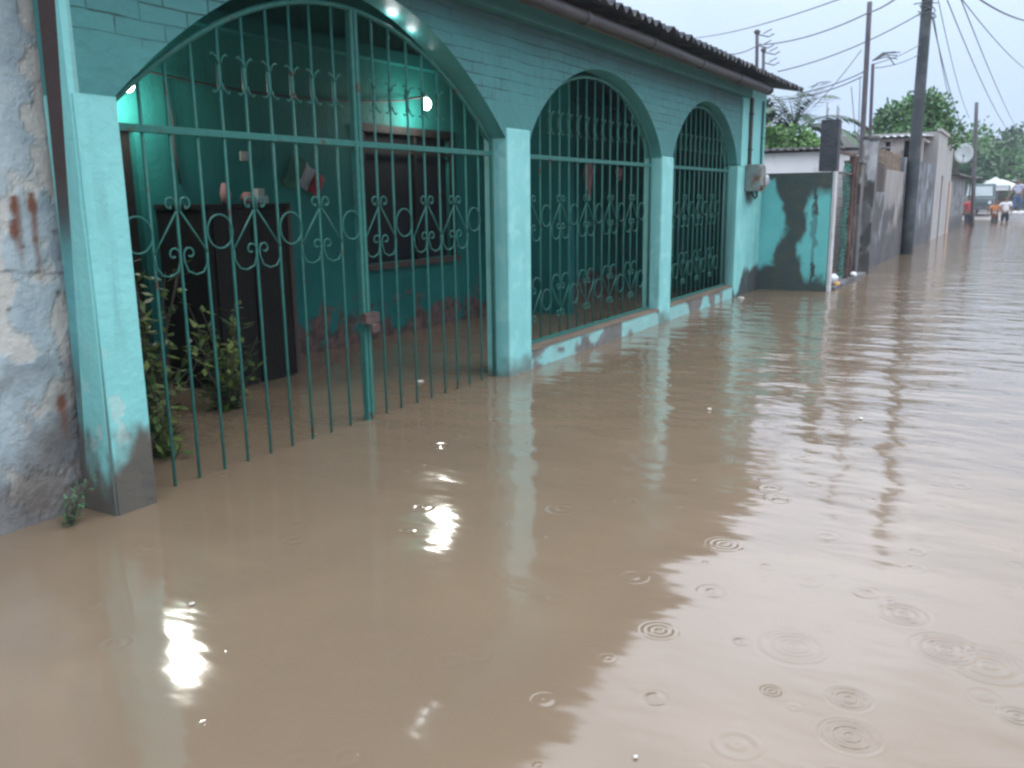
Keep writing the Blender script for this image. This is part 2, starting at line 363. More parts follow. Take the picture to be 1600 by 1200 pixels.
# ------------------------------------------------------------------ ground and water
gx = [-80, -20, 0, 20, 40, 50, 53, 56, 60, 80, 150, 400, 900]; gy = [-500, -150, -60, -20, -8, 0, 8, 20, 60, 150, 500]
def gz(x, y): return -.45 + .62*sstep(52, 59, x)
g = MB(); g.add([(x, y, gz(x, y)) for x in gx for y in gy], [(i*len(gy)+j, (i+1)*len(gy)+j, (i+1)*len(gy)+j+1, i*len(gy)+j+1) for i in range(len(gx)-1) for j in range(len(gy)-1)])
M['road'] = rough_mat('wet_road', (.26, .25, .24), (.19, .18, .17), 1, rough=.5)
struct(g.build('ground', M['road']))
w_ = MB(); w_.add([(-80, -400, 0), (57, -400, 0), (57, 400, 0), (-80, 400, 0)], [(0, 1, 2, 3)])
struct(w_.build('water', M['water']))

# ------------------------------------------------------------------ the teal house
FY = 3.6; TH = .2; BY = 5.9
XE = [2.45, 2.66, 6.14, 6.52, 9.60, 9.97, 12.60, 13.98]
ARCH = [(2.66, 6.14, 1.92, 2.73, 1.0), (6.52, 9.60, 1.88, 2.64, .7), (9.97, 12.60, 1.90, 2.63, .7)]
def az(i, x, d=0):
    a, b, z0, z1, p = ARCH[i]; c = (a+b)/2; u = abs(x-c)/((b-a)/2-d*.6)
    if u >= 1: return z0
    return z0 + (z1-d-z0)*(1-u*u)**p
house = empty('arcaded_house', (8, FY, 0), 'long teal house front with three arches, painted brick and dark corrugated roof', 'house')
WT = 2.81
# spandrel wall (front and back faces + top) as vertical strips
def spandrel():
    xs = set([XE[0]+.002, 12.70])
    for a, b, *_ in ARCH:
        n = 44
        for k in range(n+1): xs.add(a+(b-a)*(.5-.5*math.cos(PI*k/n)))
    xs = sorted(xs); m = MB(); rv = [MB(), MB(), MB()]
    def zb(x, side):
        for i, (a, b, z0, z1, p) in enumerate(ARCH):
            if a-1e-6 <= x <= b+1e-6: return az(i, min(max(x, a), b))
        return 1.9
    def inarch(x): return any(a < x < b for a, b, *_ in ARCH)
    for x0, x1 in zip(xs, xs[1:]):
        c = (x0+x1)/2
        if inarch(c):
            z0 = zb(x0, 1); z1 = zb(x1, 0)
            i = [k for k, (a, b, *_) in enumerate(ARCH) if a < c < b][0]
            rv[i].add([(x0, FY, z0), (x1, FY, z1), (x1, FY+TH, z1), (x0, FY+TH, z0)], [(0, 3, 2, 1)])
        else:
            z0 = z1 = {0: 1.92}.get(0)
            z0 = z1 = 1.90 if c > 3 else 1.90
        m.add([(x0, FY, z0), (x1, FY, z1), (x1, FY, WT), (x0, FY, WT), (x0, FY+TH, z0), (x1, FY+TH, z1), (x1, FY+TH, WT), (x0, FY+TH, WT)],
              [(0, 1, 2, 3), (5, 4, 7, 6), (3, 2, 6, 7)])
        if not inarch(c): m.add([(x0, FY, z0), (x1, FY, z1), (x1, FY+TH, z1), (x0, FY+TH, z0)], [(0, 3, 2, 1)])
    m.add([(XE[0]+.002, FY, 1.9), (XE[0]+.002, FY+TH, 1.9), (XE[0]+.002, FY+TH, WT), (XE[0]+.002, FY, WT)], [(0, 3, 2, 1)])
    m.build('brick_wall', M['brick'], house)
    for r in rv: r.build('arch_soffit', M['reveal'], house, smooth=True)
spandrel()
# pillars stand 12 mm proud
def pillar(x0, x1, zt, m='pillar', nz_=1, name='pillar'):
    p = MB(); p.box(x0, x1, FY-.012, FY+TH+.01, -.45, zt); return p.build(name, M[m], house, bevel=.012)
def pst(a, b):
    n = fbm(a*3, b*2.5, 1, 5); k = sstep(.46, .16, b+.30*n+.10*fbm(a*14, b*9, 3, 4))*.93
    sp = sstep(.33, .40, fbm(a*9, b*7, 5, 3))*.55*sstep(1.2, .3, b)
    return (k, 0, sp)
M['pillar_stain'] = stain_mat('left_pillar_paint', TEAL_HI, (.175, .475, .46), (.085, .05, .034), (.25, .1, .05), (.42, .50, .46), 2.0, mould2=(.060, .036, .026))
lp = slab('pillar', (XE[0], FY-.012, -.45), (1, 0, 0), (0, 0, 1), XE[1]-XE[0], 2.37, TH+.012, 24, 160, lambda a, b: pst(a, b-.45), M['pillar_stain'], house)
lp['label'] = 'left pillar, paint worn and muddy near the water'
def lin(p, q):
    A = P(p[0], p[1], X=XE[0]-.012); B = P(q[0], q[1], X=XE[0]-.012); k_ = (A.y-B.y)/(A.z-B.z)
    return lambda z: A.y+(z-A.z)*k_
L1 = lin((86, 0), (113, 400)); L2 = lin((58, 0), (97, 400))
YL1 = max(L1(-.45), L1(3.2)); YL2 = max(L2(-.45), L2(3.2))
def wend(p): t = (p.y-(FY-.002))/(YL1-FY+.002); p.y = FY-.002+t*(L1(p.z)-FY+.002); return p
def wpost(p):
    q = (p.y-YL1)/(YL2-YL1); p.y = L1(p.z)+.001+q*(L2(p.z)-L1(p.z)-.001); return p
es = slab('end_wall', (XE[0]-.012, YL1, -.45), (0, -1, 0), (0, 0, 1), YL1-FY+.002, 3.6, .05, 12, 160, lambda a, b: pst(a+5, b-.45), M['pillar_stain'], house, warp=wend)
pillar(XE[2], XE[3], 2.00); pillar(XE[4], XE[5], 1.90)
def p4(a, b):
    n = fbm(a*3, b*3, 9, 5)
    k = sstep(.16, .05, b - .26*sstep(.25, .6, a) - .10*n)
    k = max(k, .9*sstep(.22, .08, abs(a-.66+.06*n))*sstep(1.26, 1.42, b+.05*n)*sstep(1.66, 1.5, b))
    return (k, 0, .3*sstep(.2, .5, n))
M['pil_stain'] = stain_mat('end_pilaster_paint', TEAL_HI, (.17, .47, .455), (.05, .06, .065), (.2, .1, .05), (.30, .62, .60), 2.2)
slab('pillar', (XE[6], FY-.012, -.45), (1, 0, 0), (0, 0, 1), XE[7]-XE[6], 2.32, TH, 60, 110, lambda a, b: p4(a, b-.45), M['pil_stain'], house)
slab('pilaster', (12.72, FY-.02, 1.872), (1, 0, 0), (0, 0, 1), 1.26, 1.09, TH, 20, 20, lambda a, b: (0, 0, 0), M['pil_stain'], house)
drips(M['pillar_stain'], (.07, .17, .16), .5); drips(M['pil_stain'], (.06, .16, .15), .5)
# eave beam, fascia, gutter, roof
b = MB(); b.box(XE[0]+.01, 12.9, FY-.10, FY+TH-.02, WT+.004, 2.95); b.build('eave_beam', M['beam'], house, bevel=.006)
b = MB(); b.box(XE[0]-.1, 13.2, 3.335, 3.36, 2.865, 2.905); b.build('fascia_board', M['fascia'], house)
gt = MB(); gpts = []; grs = []
x = XE[0]-.3
while x < 13.05:
    gpts.append((x, 3.28, 2.905 + .006*math.sin(x*1.7))); grs.append(.052); x += .25
gt.tube(gpts, grs, 12); 
for xx in (3.9, 5.4, 6.9, 8.4, 9.9, 11.4, 12.9): gt.tube([(xx-.04, 3.28, 2.905+.006*math.sin(xx*1.7)), (xx+.04, 3.28, 2.905+.006*math.sin(xx*1.7))], .060, 12)
gt.build('gutter', M['gutter'], house, smooth=True)
rf = MB(); nX = 560; xa, xb = XE[0]-.35, 14.38
Ys = [3.12, 4.4, 6.2, 8.6]
def rz(y): return 3.005 + (y-3.12)*.20
vs = []; NV = len(Ys)
for i in range(nX+1):
    x = xa+(xb-xa)*i/nX; c = .030*math.sin(2*PI*x/.177); jit = .012*noise.noise(Vector((x*6, 0, 0)))
    for y in Ys: vs.append((x, y + (jit*3 if y == Ys[0] else 0), rz(y)+c+.03))
n1 = len(vs)
for i in range(nX+1):
    x = xa+(xb-xa)*i/nX; c = .030*math.sin(2*PI*x/.177); jit = .012*noise.noise(Vector((x*6, 0, 0)))
    for y in Ys: vs.append((x, y + (jit*3 if y == Ys[0] else 0), rz(y)+c+.018))
fs = []
for i in range(nX):
    for j in range(NV-1):
        a = i*NV+j; fs.append((a, a+NV, a+NV+1, a+1)); fs.append((n1+a, n1+a+1, n1+a+NV+1, n1+a+NV))
    a = i*NV; fs.append((a, n1+a, n1+a+NV, a+NV))
for j in range(NV-1):
    fs.append((j, j+1, n1+j+1, n1+j)); a = nX*NV+j; fs.append((a, n1+a, n1+a+1, a+1))
rf.add(vs, fs); rf.build('roof', M['roof'], house, smooth=False)
for yy in (3.55, 4.9, 5.8):
    r = MB(); r.box(XE[0]-.1, 14.1, yy-.04, yy+.04, rz(yy)-.09, rz(yy)-.015); r.build('purlin', M['wood_brown'], house)
r = MB(); y0, y1 = FY+TH+.02, BY-.02
r.add([(XE[0]+.2, y0, rz(y0)-.035), (13.9, y0, rz(y0)-.035), (13.9, y1, rz(y1)-.035), (XE[0]+.2, y1, rz(y1)-.035)], [(0, 1, 2, 3)])
r.add([(XE[0]+.2, y0, rz(y0)-.045), (13.9, y0, rz(y0)-.045), (13.9, y1, rz(y1)-.045), (XE[0]+.2, y1, rz(y1)-.045)], [(3, 2, 1, 0)])
r.build('ceiling', M['roof_under'], house)
for k in range(9):
    xr = 3.1+1.3*k; r = MB(); r.add([], []); r.tube([(xr, FY+.25, rz(FY+.25)-.10), (xr, BY-.05, rz(BY)-.10)], .035, 6); r.build('rafter', M['wood_brown'], house)
# back wall with openings, side walls
bw = MB()
def bwall(x0, x1, z0, z1): bw.box(x0, x1, BY, BY+.18, z0, z1)
WX0, WX1, WZ0, WZ1 = 7.15, 8.75, .80, 2.16
DX0, DX1 = 3.75, 4.5
bwall(XE[0]+.06, DX0, -.45, 3.5); bwall(DX0, DX1, 2.0, 3.5); bwall(DX1, WX0, -.45, 3.5); bwall(WX0, WX1, -.45, WZ0); bwall(WX0, WX1, WZ1, 3.5); bwall(WX1, 14.1, -.45, 3.5)
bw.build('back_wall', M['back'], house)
b = MB(); b.box(XE[0]+.2, 13.8, BY-.12, BY-.003, 2.84, 2.96); b.build('wall_beam', M['inner'], house)
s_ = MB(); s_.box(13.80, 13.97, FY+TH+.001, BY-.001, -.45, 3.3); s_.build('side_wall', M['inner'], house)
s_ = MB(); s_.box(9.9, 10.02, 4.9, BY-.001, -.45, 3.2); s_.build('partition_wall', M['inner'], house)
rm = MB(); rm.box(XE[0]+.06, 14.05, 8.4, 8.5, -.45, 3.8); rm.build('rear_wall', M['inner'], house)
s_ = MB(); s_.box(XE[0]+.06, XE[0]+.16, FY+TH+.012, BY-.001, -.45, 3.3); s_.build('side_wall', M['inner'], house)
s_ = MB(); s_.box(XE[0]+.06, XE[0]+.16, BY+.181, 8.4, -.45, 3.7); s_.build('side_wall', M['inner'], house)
s_ = MB(); s_.box(14.06, 14.16, BY+.2, 8.4, -.45, 3.7); s_.build('side_wall', M['pillar'], house)
d = MB(); d.box(DX0+.003, DX1-.003, BY+.06, BY+.10, -.45, 1.997); d.build('door', M['wood_dark'], house)
wf = empty('window', (WX0, BY, WZ0), None, None); wf.parent = house; wf.location = Vector((WX0, BY, WZ0))-Vector(house.location)
del_keys = [k for k in ('label', 'category') if k in wf]
def sub(mb, name, mat, par, worldpar):  # sub-part under an empty part
    o = mb.build(name, mat, None); o.parent = par; o.location = -Vector(worldpar); return o
f = MB()
f.box(WX0-.05, WX1+.05, BY-.05, BY-.002, WZ1-.02, WZ1+.06); f.box(WX0-.05, WX0+.02, BY-.04, BY-.002, WZ0, WZ1-.021); f.box(WX1-.02, WX1+.05, BY-.04, BY-.002, WZ0, WZ1-.021)
f.box(8.02, 8.06, BY-.03, BY+.02, WZ0, WZ1-.021); f.box(WX0+.02, WX1-.02, BY-.02, BY+.01, WZ1-.22, WZ1-.19)
sub(f, 'frame', M['wood_dark'], wf, (WX0, BY, WZ0))
f = MB(); f.box(WX0-.06, WX1+.06, BY-.09, BY-.002, WZ0-.06, WZ0-.003); sub(f, 'sill', M['wood_brown'], wf, (WX0, BY, WZ0))
f = MB(); f.box(WX0+.02, WX1-.02, BY+.05, BY+.06, WZ0, WZ1); sub(f, 'pane', M['glassdark'], wf, (WX0, BY, WZ0))
# kerb wall under arches two and three
def kerb_st(a, b):
    n = fbm(a*1.3, b*2, 3, 5)
    return (sstep(.02, .16, n+(.25 if 1.0 < a < 2.0 else -.1)), 0, sstep(.0, .3, fbm(a*2, b*3, 8))*.5)
M['kerb'] = stain_mat('sill_wall_paint', (.22, .48, .46), (.18, .42, .41), (.16, .16, .15), (.2, .12, .07), (.22, .34, .32), 2.5)
for a, b_ in ((XE[3], XE[4]), (XE[5], XE[6])):
    slab('sill_wall', (a+.001, FY-.006, -.45), (1, 0, 0), (0, 0, 1), b_-a-.002, .61, .12, 120, 30, lambda u, v, a=a: kerb_st(u+(a-6.5)*.7, v), M['kerb'], house)
    t_ = MB(); t_.box(a+.002, b_-.002, FY-.016, FY+.20, .162, .176); t_.build('sill_cap', M['fascia'], house)

# ------------------------------------------------------------------ iron gates
def spiral(cx, cz, r0, r1, a0, turns, n=16):
    return [(cx+(r0+(r1-r0)*k/n)*math.cos(a0+turns*2*PI*k/n), cz+(r0+(r1-r0)*k/n)*math.sin(a0+turns*2*PI*k/n)) for k in range(n+1)]
GY = 3.72
def to3(pts, y=GY-.012): return [(p[0], y, p[1]) for p in pts]
def lam(xc, dx, zt, s=1, parent=None):
    m = MB(); r = .0048
    for sg in (-1, 1):
        m.tube(to3([(xc+sg*.012, zt-.02*s), (xc+sg*dx, zt-.23*s)]), r, 6)
        hk = [(xc+sg*.012, zt-.02*s), (xc+sg*.015, zt+.02*s)] + [(xc+sg*(.045+.030*math.cos(t)), zt+s*(.020+.028*math.sin(t))) for t in [PI-.3-k*.55 for k in range(9)]] + [(xc+sg*.045, zt+s*.010)]
        m.tube(to3(hk), r, 6)
        c = [(xc+sg*dx, zt-.23*s), (xc+sg*dx*.97, zt-.29*s), (xc+sg*dx*.78, zt-.335*s), (xc+sg*dx*.5, zt-.345*s), (xc+sg*dx*.2, zt-.325*s), (xc+sg*.012, zt-.27*s), (xc+sg*.012, zt-.235*s)]
        cx, cz = xc+sg*.05, zt-.235*s
        c += [(cx+sg*rr*math.cos(t), cz+s*rr*math.sin(t)) for t, rr in [(PI-k*.6, .038-.0028*k) for k in range(10)]]
        m.tube(to3(c), r, 6)
    return m.build('scroll', M['gate'], parent, smooth=True)
def ring(xc, zc, rad, parent):
    m = MB(); m.tube(to3([(xc+rad*math.cos(2*PI*k/22), zc+rad*1.05*math.sin(2*PI*k/22)) for k in range(23)]), .0048, 6, cap=False); return m.build('ring', M['gate'], parent, smooth=True)
def collar(xc, z0, z1, parent):
    m = MB(); m.tube([(xc, GY, z0), (xc, GY, z0+.03), (xc, GY, z1-.03), (xc, GY, z1)], [.010, .0125, .0125, .010], 8)
    for zz, s in ((z1, 1), (z0, -1)):
        for sg in (-1, 1): m.tube(to3([(xc+sg*.008, zz-s*.03), (xc+sg*.02, zz), (xc+sg*.045, zz+s*.018), (xc+sg*.058, zz+s*.008)]), .005, 5)
    return m.build('collar', M['gate'], parent, smooth=True)
def gate(i, label, z0, bars, posts, rows, name='arched_gate', orn=None):
    a, b_, _, _, _ = ARCH[i]
    e_ = empty(name, ((a+b_)/2, GY, z0), label, 'gate', 'arched iron gates of the teal house')
    zt = lambda x: az(i, x, .11 if i == 0 else .05)-.012
    pts = []
    n = 48
    for k in range(n+1):
        x = a+.03+(b_-a-.06)*(.5-.5*math.cos(PI*k/n)); pts.append((x, GY, zt(x)))
    m = MB(); m.tube([(a+.03, GY, z0)]+[(a+.03, GY, pts[0][2]-.02)]+pts+[(b_-.03, GY, pts[-1][2]-.02), (b_-.03, GY, z0)], .016, 8); m.build('frame', M['gate'], e_, smooth=True)
    m = MB(); m.box(a+.03, b_-.03, GY-.018, GY+.012, 1.785, 1.822); m.build('crossbar', M['gate'], e_, bevel=.003)
    if z0 > 0: m = MB(); m.box(a+.03, b_-.03, GY-.012, GY+.012, z0, z0+.03); m.build('crossbar', M['gate'], e_)
    for x in bars:
        m = MB(); lx = R.uniform(-.006, .006); m.tube([(x+lx, GY, z0), (x, GY, 1.0), (x-lx*.5, GY, zt(x))], .0085, 6); m.build('bar', M['gate'], e_, smooth=True)
        if zt(x) > 2.30: collar(x, 2.03, 2.19, e_)
    for x in posts:
        m = MB()
        m.box(x-.034, x-.004, GY-.02, GY+.02, z0, zt(x)-.004); m.box(x+.006, x+.036, GY-.02, GY+.02, z0, zt(x)-.004); m.build('post', M['gate'], e_, bevel=.003)
    for (k, typ, xx, dx) in orn:
        if typ == 'L': lam(xx, dx, 1.43, 1, e_)
        elif typ == 'O': ring(xx, 1.30, dx, e_)
        elif typ == 'V': lam(xx, dx, .42, -1, e_)
        elif typ == 'o': ring(xx, .55, dx, e_)
    return e_
b1s = [2.88, 3.04, 3.21, 3.385, 3.56, 3.74, 3.92, 4.09, 4.28, 4.66, 4.83, 5.02, 5.20, 5.38, 5.555, 5.73, 5.91]
orn1 = [(0, 'O', 2.79, .085), (0, 'L', 3.04, .165), (0, 'O', 3.30, .085), (0, 'L', 3.56, .175), (0, 'O', 3.83, .088), (0, 'L', 4.09, .18), (0, 'O', 4.37, .085), (0, 'L', 4.66, .165), (0, 'O', 4.925, .09),
        (0, 'L', 5.20, .17), (0, 'L', 5.555, .17), (0, 'O', 5.82, .085)]
g1 = gate(0, 'widest arched gate of teal bars, left of the others, lit porch behind it', -.45, b1s, [4.47], None, orn=orn1)
m = MB(); m.box(4.40, 4.54, GY-.07, GY-.021, .66, .73); m.box(4.43, 4.50, GY-.10, GY-.071, .60, .66); m.build('lock', M['rust'], g1, bevel=.006)
def bars_for(i, n):
    a, b_, *_ = ARCH[i]; dx = (b_-a-.06)/n; return [a+.03+dx*k for k in range(1, n)], dx
for i, n, lab in ((1, 16, 'middle arched gate with two rows of scrollwork between two pale pillars'), (2, 14, 'narrowest arched gate beside the electricity meter, farthest down the street')):
    bs, dx = bars_for(i, n); orn = []
    k = 1
    while k < n-1:
        xx = bs[k-1] if k-1 < len(bs) else None
        if (k % 3) == 1: orn += [(0, 'L', bs[k-1], dx*.95), (0, 'V', bs[k-1], dx*.95)]
        if (k % 3) == 2: orn += [(0, 'O', (bs[k-1]+bs[k])/2 if k < len(bs) else bs[k-1]+dx/2, dx*.47), (0, 'o', (bs[k-1]+bs[k])/2 if k < len(bs) else bs[k-1]+dx/2, dx*.47)]
        k += 1
    gate(i, lab, .178, bs, [], None, orn=orn)

# ------------------------------------------------------------------ porch contents
def lamp(p, label, watts, r=.05, d=.3):
    e_ = empty('wall_lamp', (p[0], BY-.02, p[2]), label, 'lamp', 'bare bulbs on the porch wall')
    m = MB(); m.tube([(p[0], BY-.005, p[2]+.05), (p[0], BY-.08, p[2]+.06), (p[0], p[1]+.04, p[2]+.06), (p[0], p[1], p[2]+.05)], .012, 8); m.build('arm', M['dark_iron'], e_, smooth=True)
    m = MB(); m.tube([(p[0], p[1], p[2]+.085), (p[0], p[1], p[2]+.04)], .022, 10); m.build('socket', M['white'], e_, smooth=True)
    bm_, t, bs = newmat('lit_bulb'); bs.inputs['Emission Color'].default_value = (.92, 1, .98, 1); bs.inputs['Emission Strength'].default_value = 9
    m = MB(); m.sphere((p[0], p[1], p[2]-.01), r, sc=(1, 1, 1.15)); m.build('bulb', bm_, e_, smooth=True)
    L = bpy.data.lights.new('bulb_light', 'POINT'); L.energy = watts; L.color = (1, .99, .90); L.shadow_soft_size = .13
    lo = bpy.data.objects.new('bulb_light', L); C.objects.link(lo); lo.parent = e_; lo.location = Vector((p[0], p[1]-.0, p[2]-.14))-Vector(e_.location)
    return e_
lamp((7.92, 5.62, 2.46), 'bright bare bulb glowing on the porch wall above the dark window', 26, .055)
lamp((4.30, 5.66, 2.30), 'bright bare bulb at the far left end of the porch, half behind the arch edge', 30, .05)
sl_ = empty('string_light', P(650, 40, Y=FY+.13), 'three small white bulbs strung along the inner edge of the widest arch, top right', 'light string')
bp = [P(px, py, Y=FY+.13) for px, py in ((622, 20), (652, 42), (683, 69))]
m = MB(); m.tube([P(600, 6, Y=FY+.14)]+[p+Vector((0, .01, .02)) for p in bp]+[P(705, 92, Y=FY+.14)], .006, 5); m.build('cable', M['wire'], sl_)
bmt, t, bs = newmat('lit_small_bulb'); bs.inputs['Emission Color'].default_value = (.85, .92, 1, 1); bs.inputs['Emission Strength'].default_value = 14
for p in bp:
    m = MB(); m.sphere(p, .014, 10, 8); m.build('bulb', bmt, sl_, smooth=True)
    L = bpy.data.lights.new('bulb_light', 'POINT'); L.energy = 1.3; L.color = (.95, .97, 1); L.shadow_soft_size = .05
    lo = bpy.data.objects.new('bulb_light', L); C.objects.link(lo); lo.parent = sl_; lo.location = p+Vector((-.03, .03, -.03))-Vector(sl_.location)
# dark cabinet with things on it
cb = empty('cabinet', (5.1, 5.6, -.45), 'tall dark wooden cabinet against the porch wall behind the left bars', 'cabinet')
m = MB(); m.box(4.62, 5.44, 5.32, BY-.01, -.45, 1.40); m.build('carcass', M['wood_dark'], cb, bevel=.008)
m = MB(); m.box(4.60, 5.47, 5.29, BY-.01, 1.402, 1.44); m.build('top', M['wood_dark'], cb, bevel=.006)
m = MB(); m.box(5.443, 5.48, 5.30, 5.34, -.45, 1.44); m.build('edge_strip', M['wood_brown'], cb)
for xx in (4.66, 5.05): m = MB(); m.box(xx, xx+.36, 5.30, 5.317, -.1, 1.34); m.build('door', M['wood_dark'], cb, bevel=.004)
M['pink'] = flat_mat('pink_cloth', (.22, .12, .12), .9); M['cream'] = flat_mat('cream_plastic', (.24, .26, .24), .6)
m = MB(); m.tube([(4.98, 5.5, 1.441), (4.98, 5.5, 1.52), (4.97, 5.5, 1.60)], [.035, .045, .02], 10); tag(m.build('vase', M['pink'], None, smooth=True), 'slim pink vase standing on the dark cabinet, leftmost on it', 'vase')
m = MB(); m.tube([(5.16, 5.45, 1.441), (5.16, 5.45, 1.49), (5.16, 5.45, 1.53)], [.05, .06, .03], 10); tag(m.build('jug', M['pink'], None, smooth=True), 'squat pinkish jug in the middle of the dark cabinet top', 'jug')
m = MB(); m.box(5.25, 5.36, 5.42, 5.52, 1.441, 1.50); m.box(5.27, 5.34, 5.44, 5.50, 1.501, 1.56); tag(m.build('box_stack', M['cream'], None, bevel=.005), 'small pale box with a stepped lid on the right of the cabinet top', 'box')
# tricolour ribbon banner
def banner():
    col = {'green': (.02, .10, .07), 'white': (.20, .22, .24), 'red': (.18, .02, .03)}
    e_ = empty('tricolour_banner', (6.2, BY-.06, 1.85), 'green, white and red cloth banner hung slanting on the porch wall', 'banner')
    o = Vector((6.12, BY-.07, 1.90)); u = Vector((.20, 0, -.125))*1.05; v = Vector((-.12, 0, -.20))*1.15
    for k, c in enumerate(('green', 'white', 'red')):
        m = MB(); n = 8; vs = []; fs = []; hh = (1.25, .9, .85)[k]
        for j in range(n+1):
            for i in range(5):
                q = o + u*(k+i/4)*.62 + v*(j/n)*hh + Vector((.0, .02*math.sin(3*(k+i/4)*1.5)+.012*math.sin(j*.9+i), -.02*math.sin(j*.5)))
                vs.append(q)
        for j in range(n):
            for i in range(4): fs.append((j*5+i, j*5+i+1, (j+1)*5+i+1, (j+1)*5+i))
        m.add(vs, fs); ob = m.build(('green_stripe', 'white_stripe', 'red_stripe')[k], flat_mat(c+'_cloth', col[c], .9), e_, smooth=True)
        sm = ob.modifiers.new('thick', 'SOLIDIFY'); sm.thickness = .004
banner()
m = MB(); m.box(5.52, 5.60, BY-.03, BY-.003, 1.80, 1.88); m.box(5.54, 5.58, BY-.045, BY-.031, 1.82, 1.86); tag(m.build('wall_socket', M['cream'], None, bevel=.006), 'small pale switch plate on the porch wall near the banner', 'switch')
# hanging cloths seen through the middle arch
def cloth(x, y, z0, z1, w, mat, label, name='hanging_cloth'):
    m = MB(); n = 10; vs = []; fs = []
    for j in range(n+1):
        t = j/n
        for i in range(7):
            s = i/6-.5; vs.append((x+s*w*(.5+.5*math.sin(PI*min(1, t*1.1+.12))), y+.03*math.sin(i*1.7+j*.5), z1+(z0-z1)*t))
    for j in range(n):
        for i in range(6): fs.append((j*7+i, j*7+i+1, (j+1)*7+i+1, (j+1)*7+i))
    m.add(vs, fs); o = m.build(name, mat, None, smooth=True); sm = o.modifiers.new('t', 'SOLIDIFY'); sm.thickness = .006
    return tag(o, label, 'cloth', 'cloths hanging in the porch')
q = P(919, 255, Y=5.2); q2 = P(919, 312, Y=5.2)
cloth(q.x, 5.2, q2.z, q.z, .22, M['pink'], 'long faded pink cloth hanging behind the middle gate')
q = P(967, 262, Y=5.2); q2 = P(967, 282, Y=5.2)
cloth(q.x, 5.2, q2.z, q.z, .16, M['pink'], 'short pink cloth hanging just under the crossbar of the middle gate')
q = P(1010, 287, Y=5.5); m = MB(); m.box(q.x-.1, q.x+.1, 5.5, 5.56, q.z-.07, q.z+.0); m.box(q.x-.1, q.x+.1, 5.5, 5.56, q.z+.03, q.z+.07)
m.box(q.x-.13, q.x-.101, 5.5, 5.56, q.z-.1, q.z+.1); m.box(q.x+.101, q.x+.13, 5.5, 5.56, q.z-.1, q.z+.1); tag(m.build('wall_rack', M['white'], None), 'small white wire rack seen at the right edge of the middle gate', 'rack')
# cables along porch wall
def wire(pts, r, name, label, mat='wire', group=None, cat='cable'):
    m = MB(); m.tube(pts, r, 5); return tag(m.build(name, M[mat], None, smooth=True), label, cat, group)
def sag(a, b, s, n=16):
    a = Vector(a); b = Vector(b); return [a.lerp(b, k/n)+Vector((0, 0, -s*4*(k/n)*(1-k/n))) for k in range(n+1)]
wire(sag((4.35, 5.84, 2.45), (7.9, 5.84, 2.50), .10), .010, 'lamp_cable', 'dark drooping cable linking the two porch bulbs', 'black')
wire([(4.78, 5.86, 2.38), (4.80, 5.86, 2.25), (4.84, 5.87, 2.1), (4.83, 5.87, 1.9), (4.86, 5.87, 1.6)], .010, 'switch_cable', 'dark cable running down the lit porch wall at the left', 'black')
# shrubs in the porch
def leafquad(m, p, d, up, L, w):
    s = d.cross(up).normalized()*w; q = p+d*L
    m.add([p, p+d*L*.45+s, q, p+d*L*.45-s], [(0, 1, 2, 3)])
def shrub(x, y, z, h, w, n, label, mat='leaf_yellow', group=None, L=.09, name='shrub'):
    e_ = empty(name, (x, y, z), label, 'plant', group)
    st = MB(); lf = MB()
    for k in range(n):
        a = R.uniform(0, 2*PI); rr = w*R.uniform(.2, 1); hh = h*R.uniform(.45, 1)
        pts = [Vector((x+rr*t*t*math.cos(a)+.02*R.uniform(-1, 1), y+rr*t*t*math.sin(a), z+hh*t)) for t in (0, .25, .5, .75, 1)]
        st.tube(pts, [.008, .007, .006, .005, .003], 5)
        for j in range(26):
            t = R.uniform(.25, 1); i = min(3, int(t*4)); p = pts[i].lerp(pts[i+1], t*4-i)
            d = Vector((R.uniform(-1, 1), R.uniform(-1, 1), R.uniform(-.5, .8))).normalized()
            leafquad(lf, p+d*.02, d, Vector((R.uniform(-.4, .4), R.uniform(-.4, .4), 1)).normalized(), L*R.uniform(.6, 1.3), L*.25)
    st.build('stems', M['bark'], e_); lf.build('leaves', M[mat], e_)
    return e_
shrub(3.62, 4.80, -.3, 1.50, .34, 20, 'tallest yellow-green shrub close to the left pillar inside the porch', group='shrubs inside the porch')
shrub(4.25, 4.85, -.3, 1.10, .42, 20, 'lower leafy shrub right of the tallest one, in front of the cabinet', group='shrubs inside the porch')
shrub(3.25, 4.25, -.3, .85, .25, 12, 'smallest shrub, half drowned right behind the leftmost bars', group='shrubs inside the porch')
# ------------------------------------------------------------------ meter, conduit
q = empty('meter_box', (13.1, FY-.02, 1.5), 'rusty grey electricity box on the end of the teal front under a conduit', 'meter box')
M['meter'] = rough_mat('meter_paint', (.20, .25, .24), (.14, .17, .17), 7, c3=(.16, .07, .04), scale3=6, lo3=.52, hi3=.6, rough=.6)
m = MB(); m.box(12.98, 13.32, FY-.22, FY-.022, 1.52, 1.90); m.build('case', M['meter'], q, bevel=.01)
m = MB(); m.box(13.0, 13.30, FY-.235, FY-.221, 1.60, 1.87); m.build('lid', M['meter'], q, bevel=.004)
m = MB(); m.tube([(13.1, FY-.222, 1.56), (13.1, FY-.25, 1.56)], .025, 10); m.build('knob', M['dark_iron'], q)
q = empty('electric_meter', (13.55, FY-.02, 1.6), 'round glass-fronted meter just right of the rusty box', 'meter')
m = MB(); m.box(13.42, 13.68, FY-.10, FY-.022, 1.52, 1.78); m.build('base', M['concrete'], q, bevel=.01)
m = MB(); m.tube([(13.55, FY-.101, 1.67), (13.55, FY-.20, 1.67), (13.55, FY-.22, 1.67)], [.10, .095, .06], 18); m.build('dial_cover', flat_mat('meter_glass', (.35, .42, .46), .15), q, smooth=True)
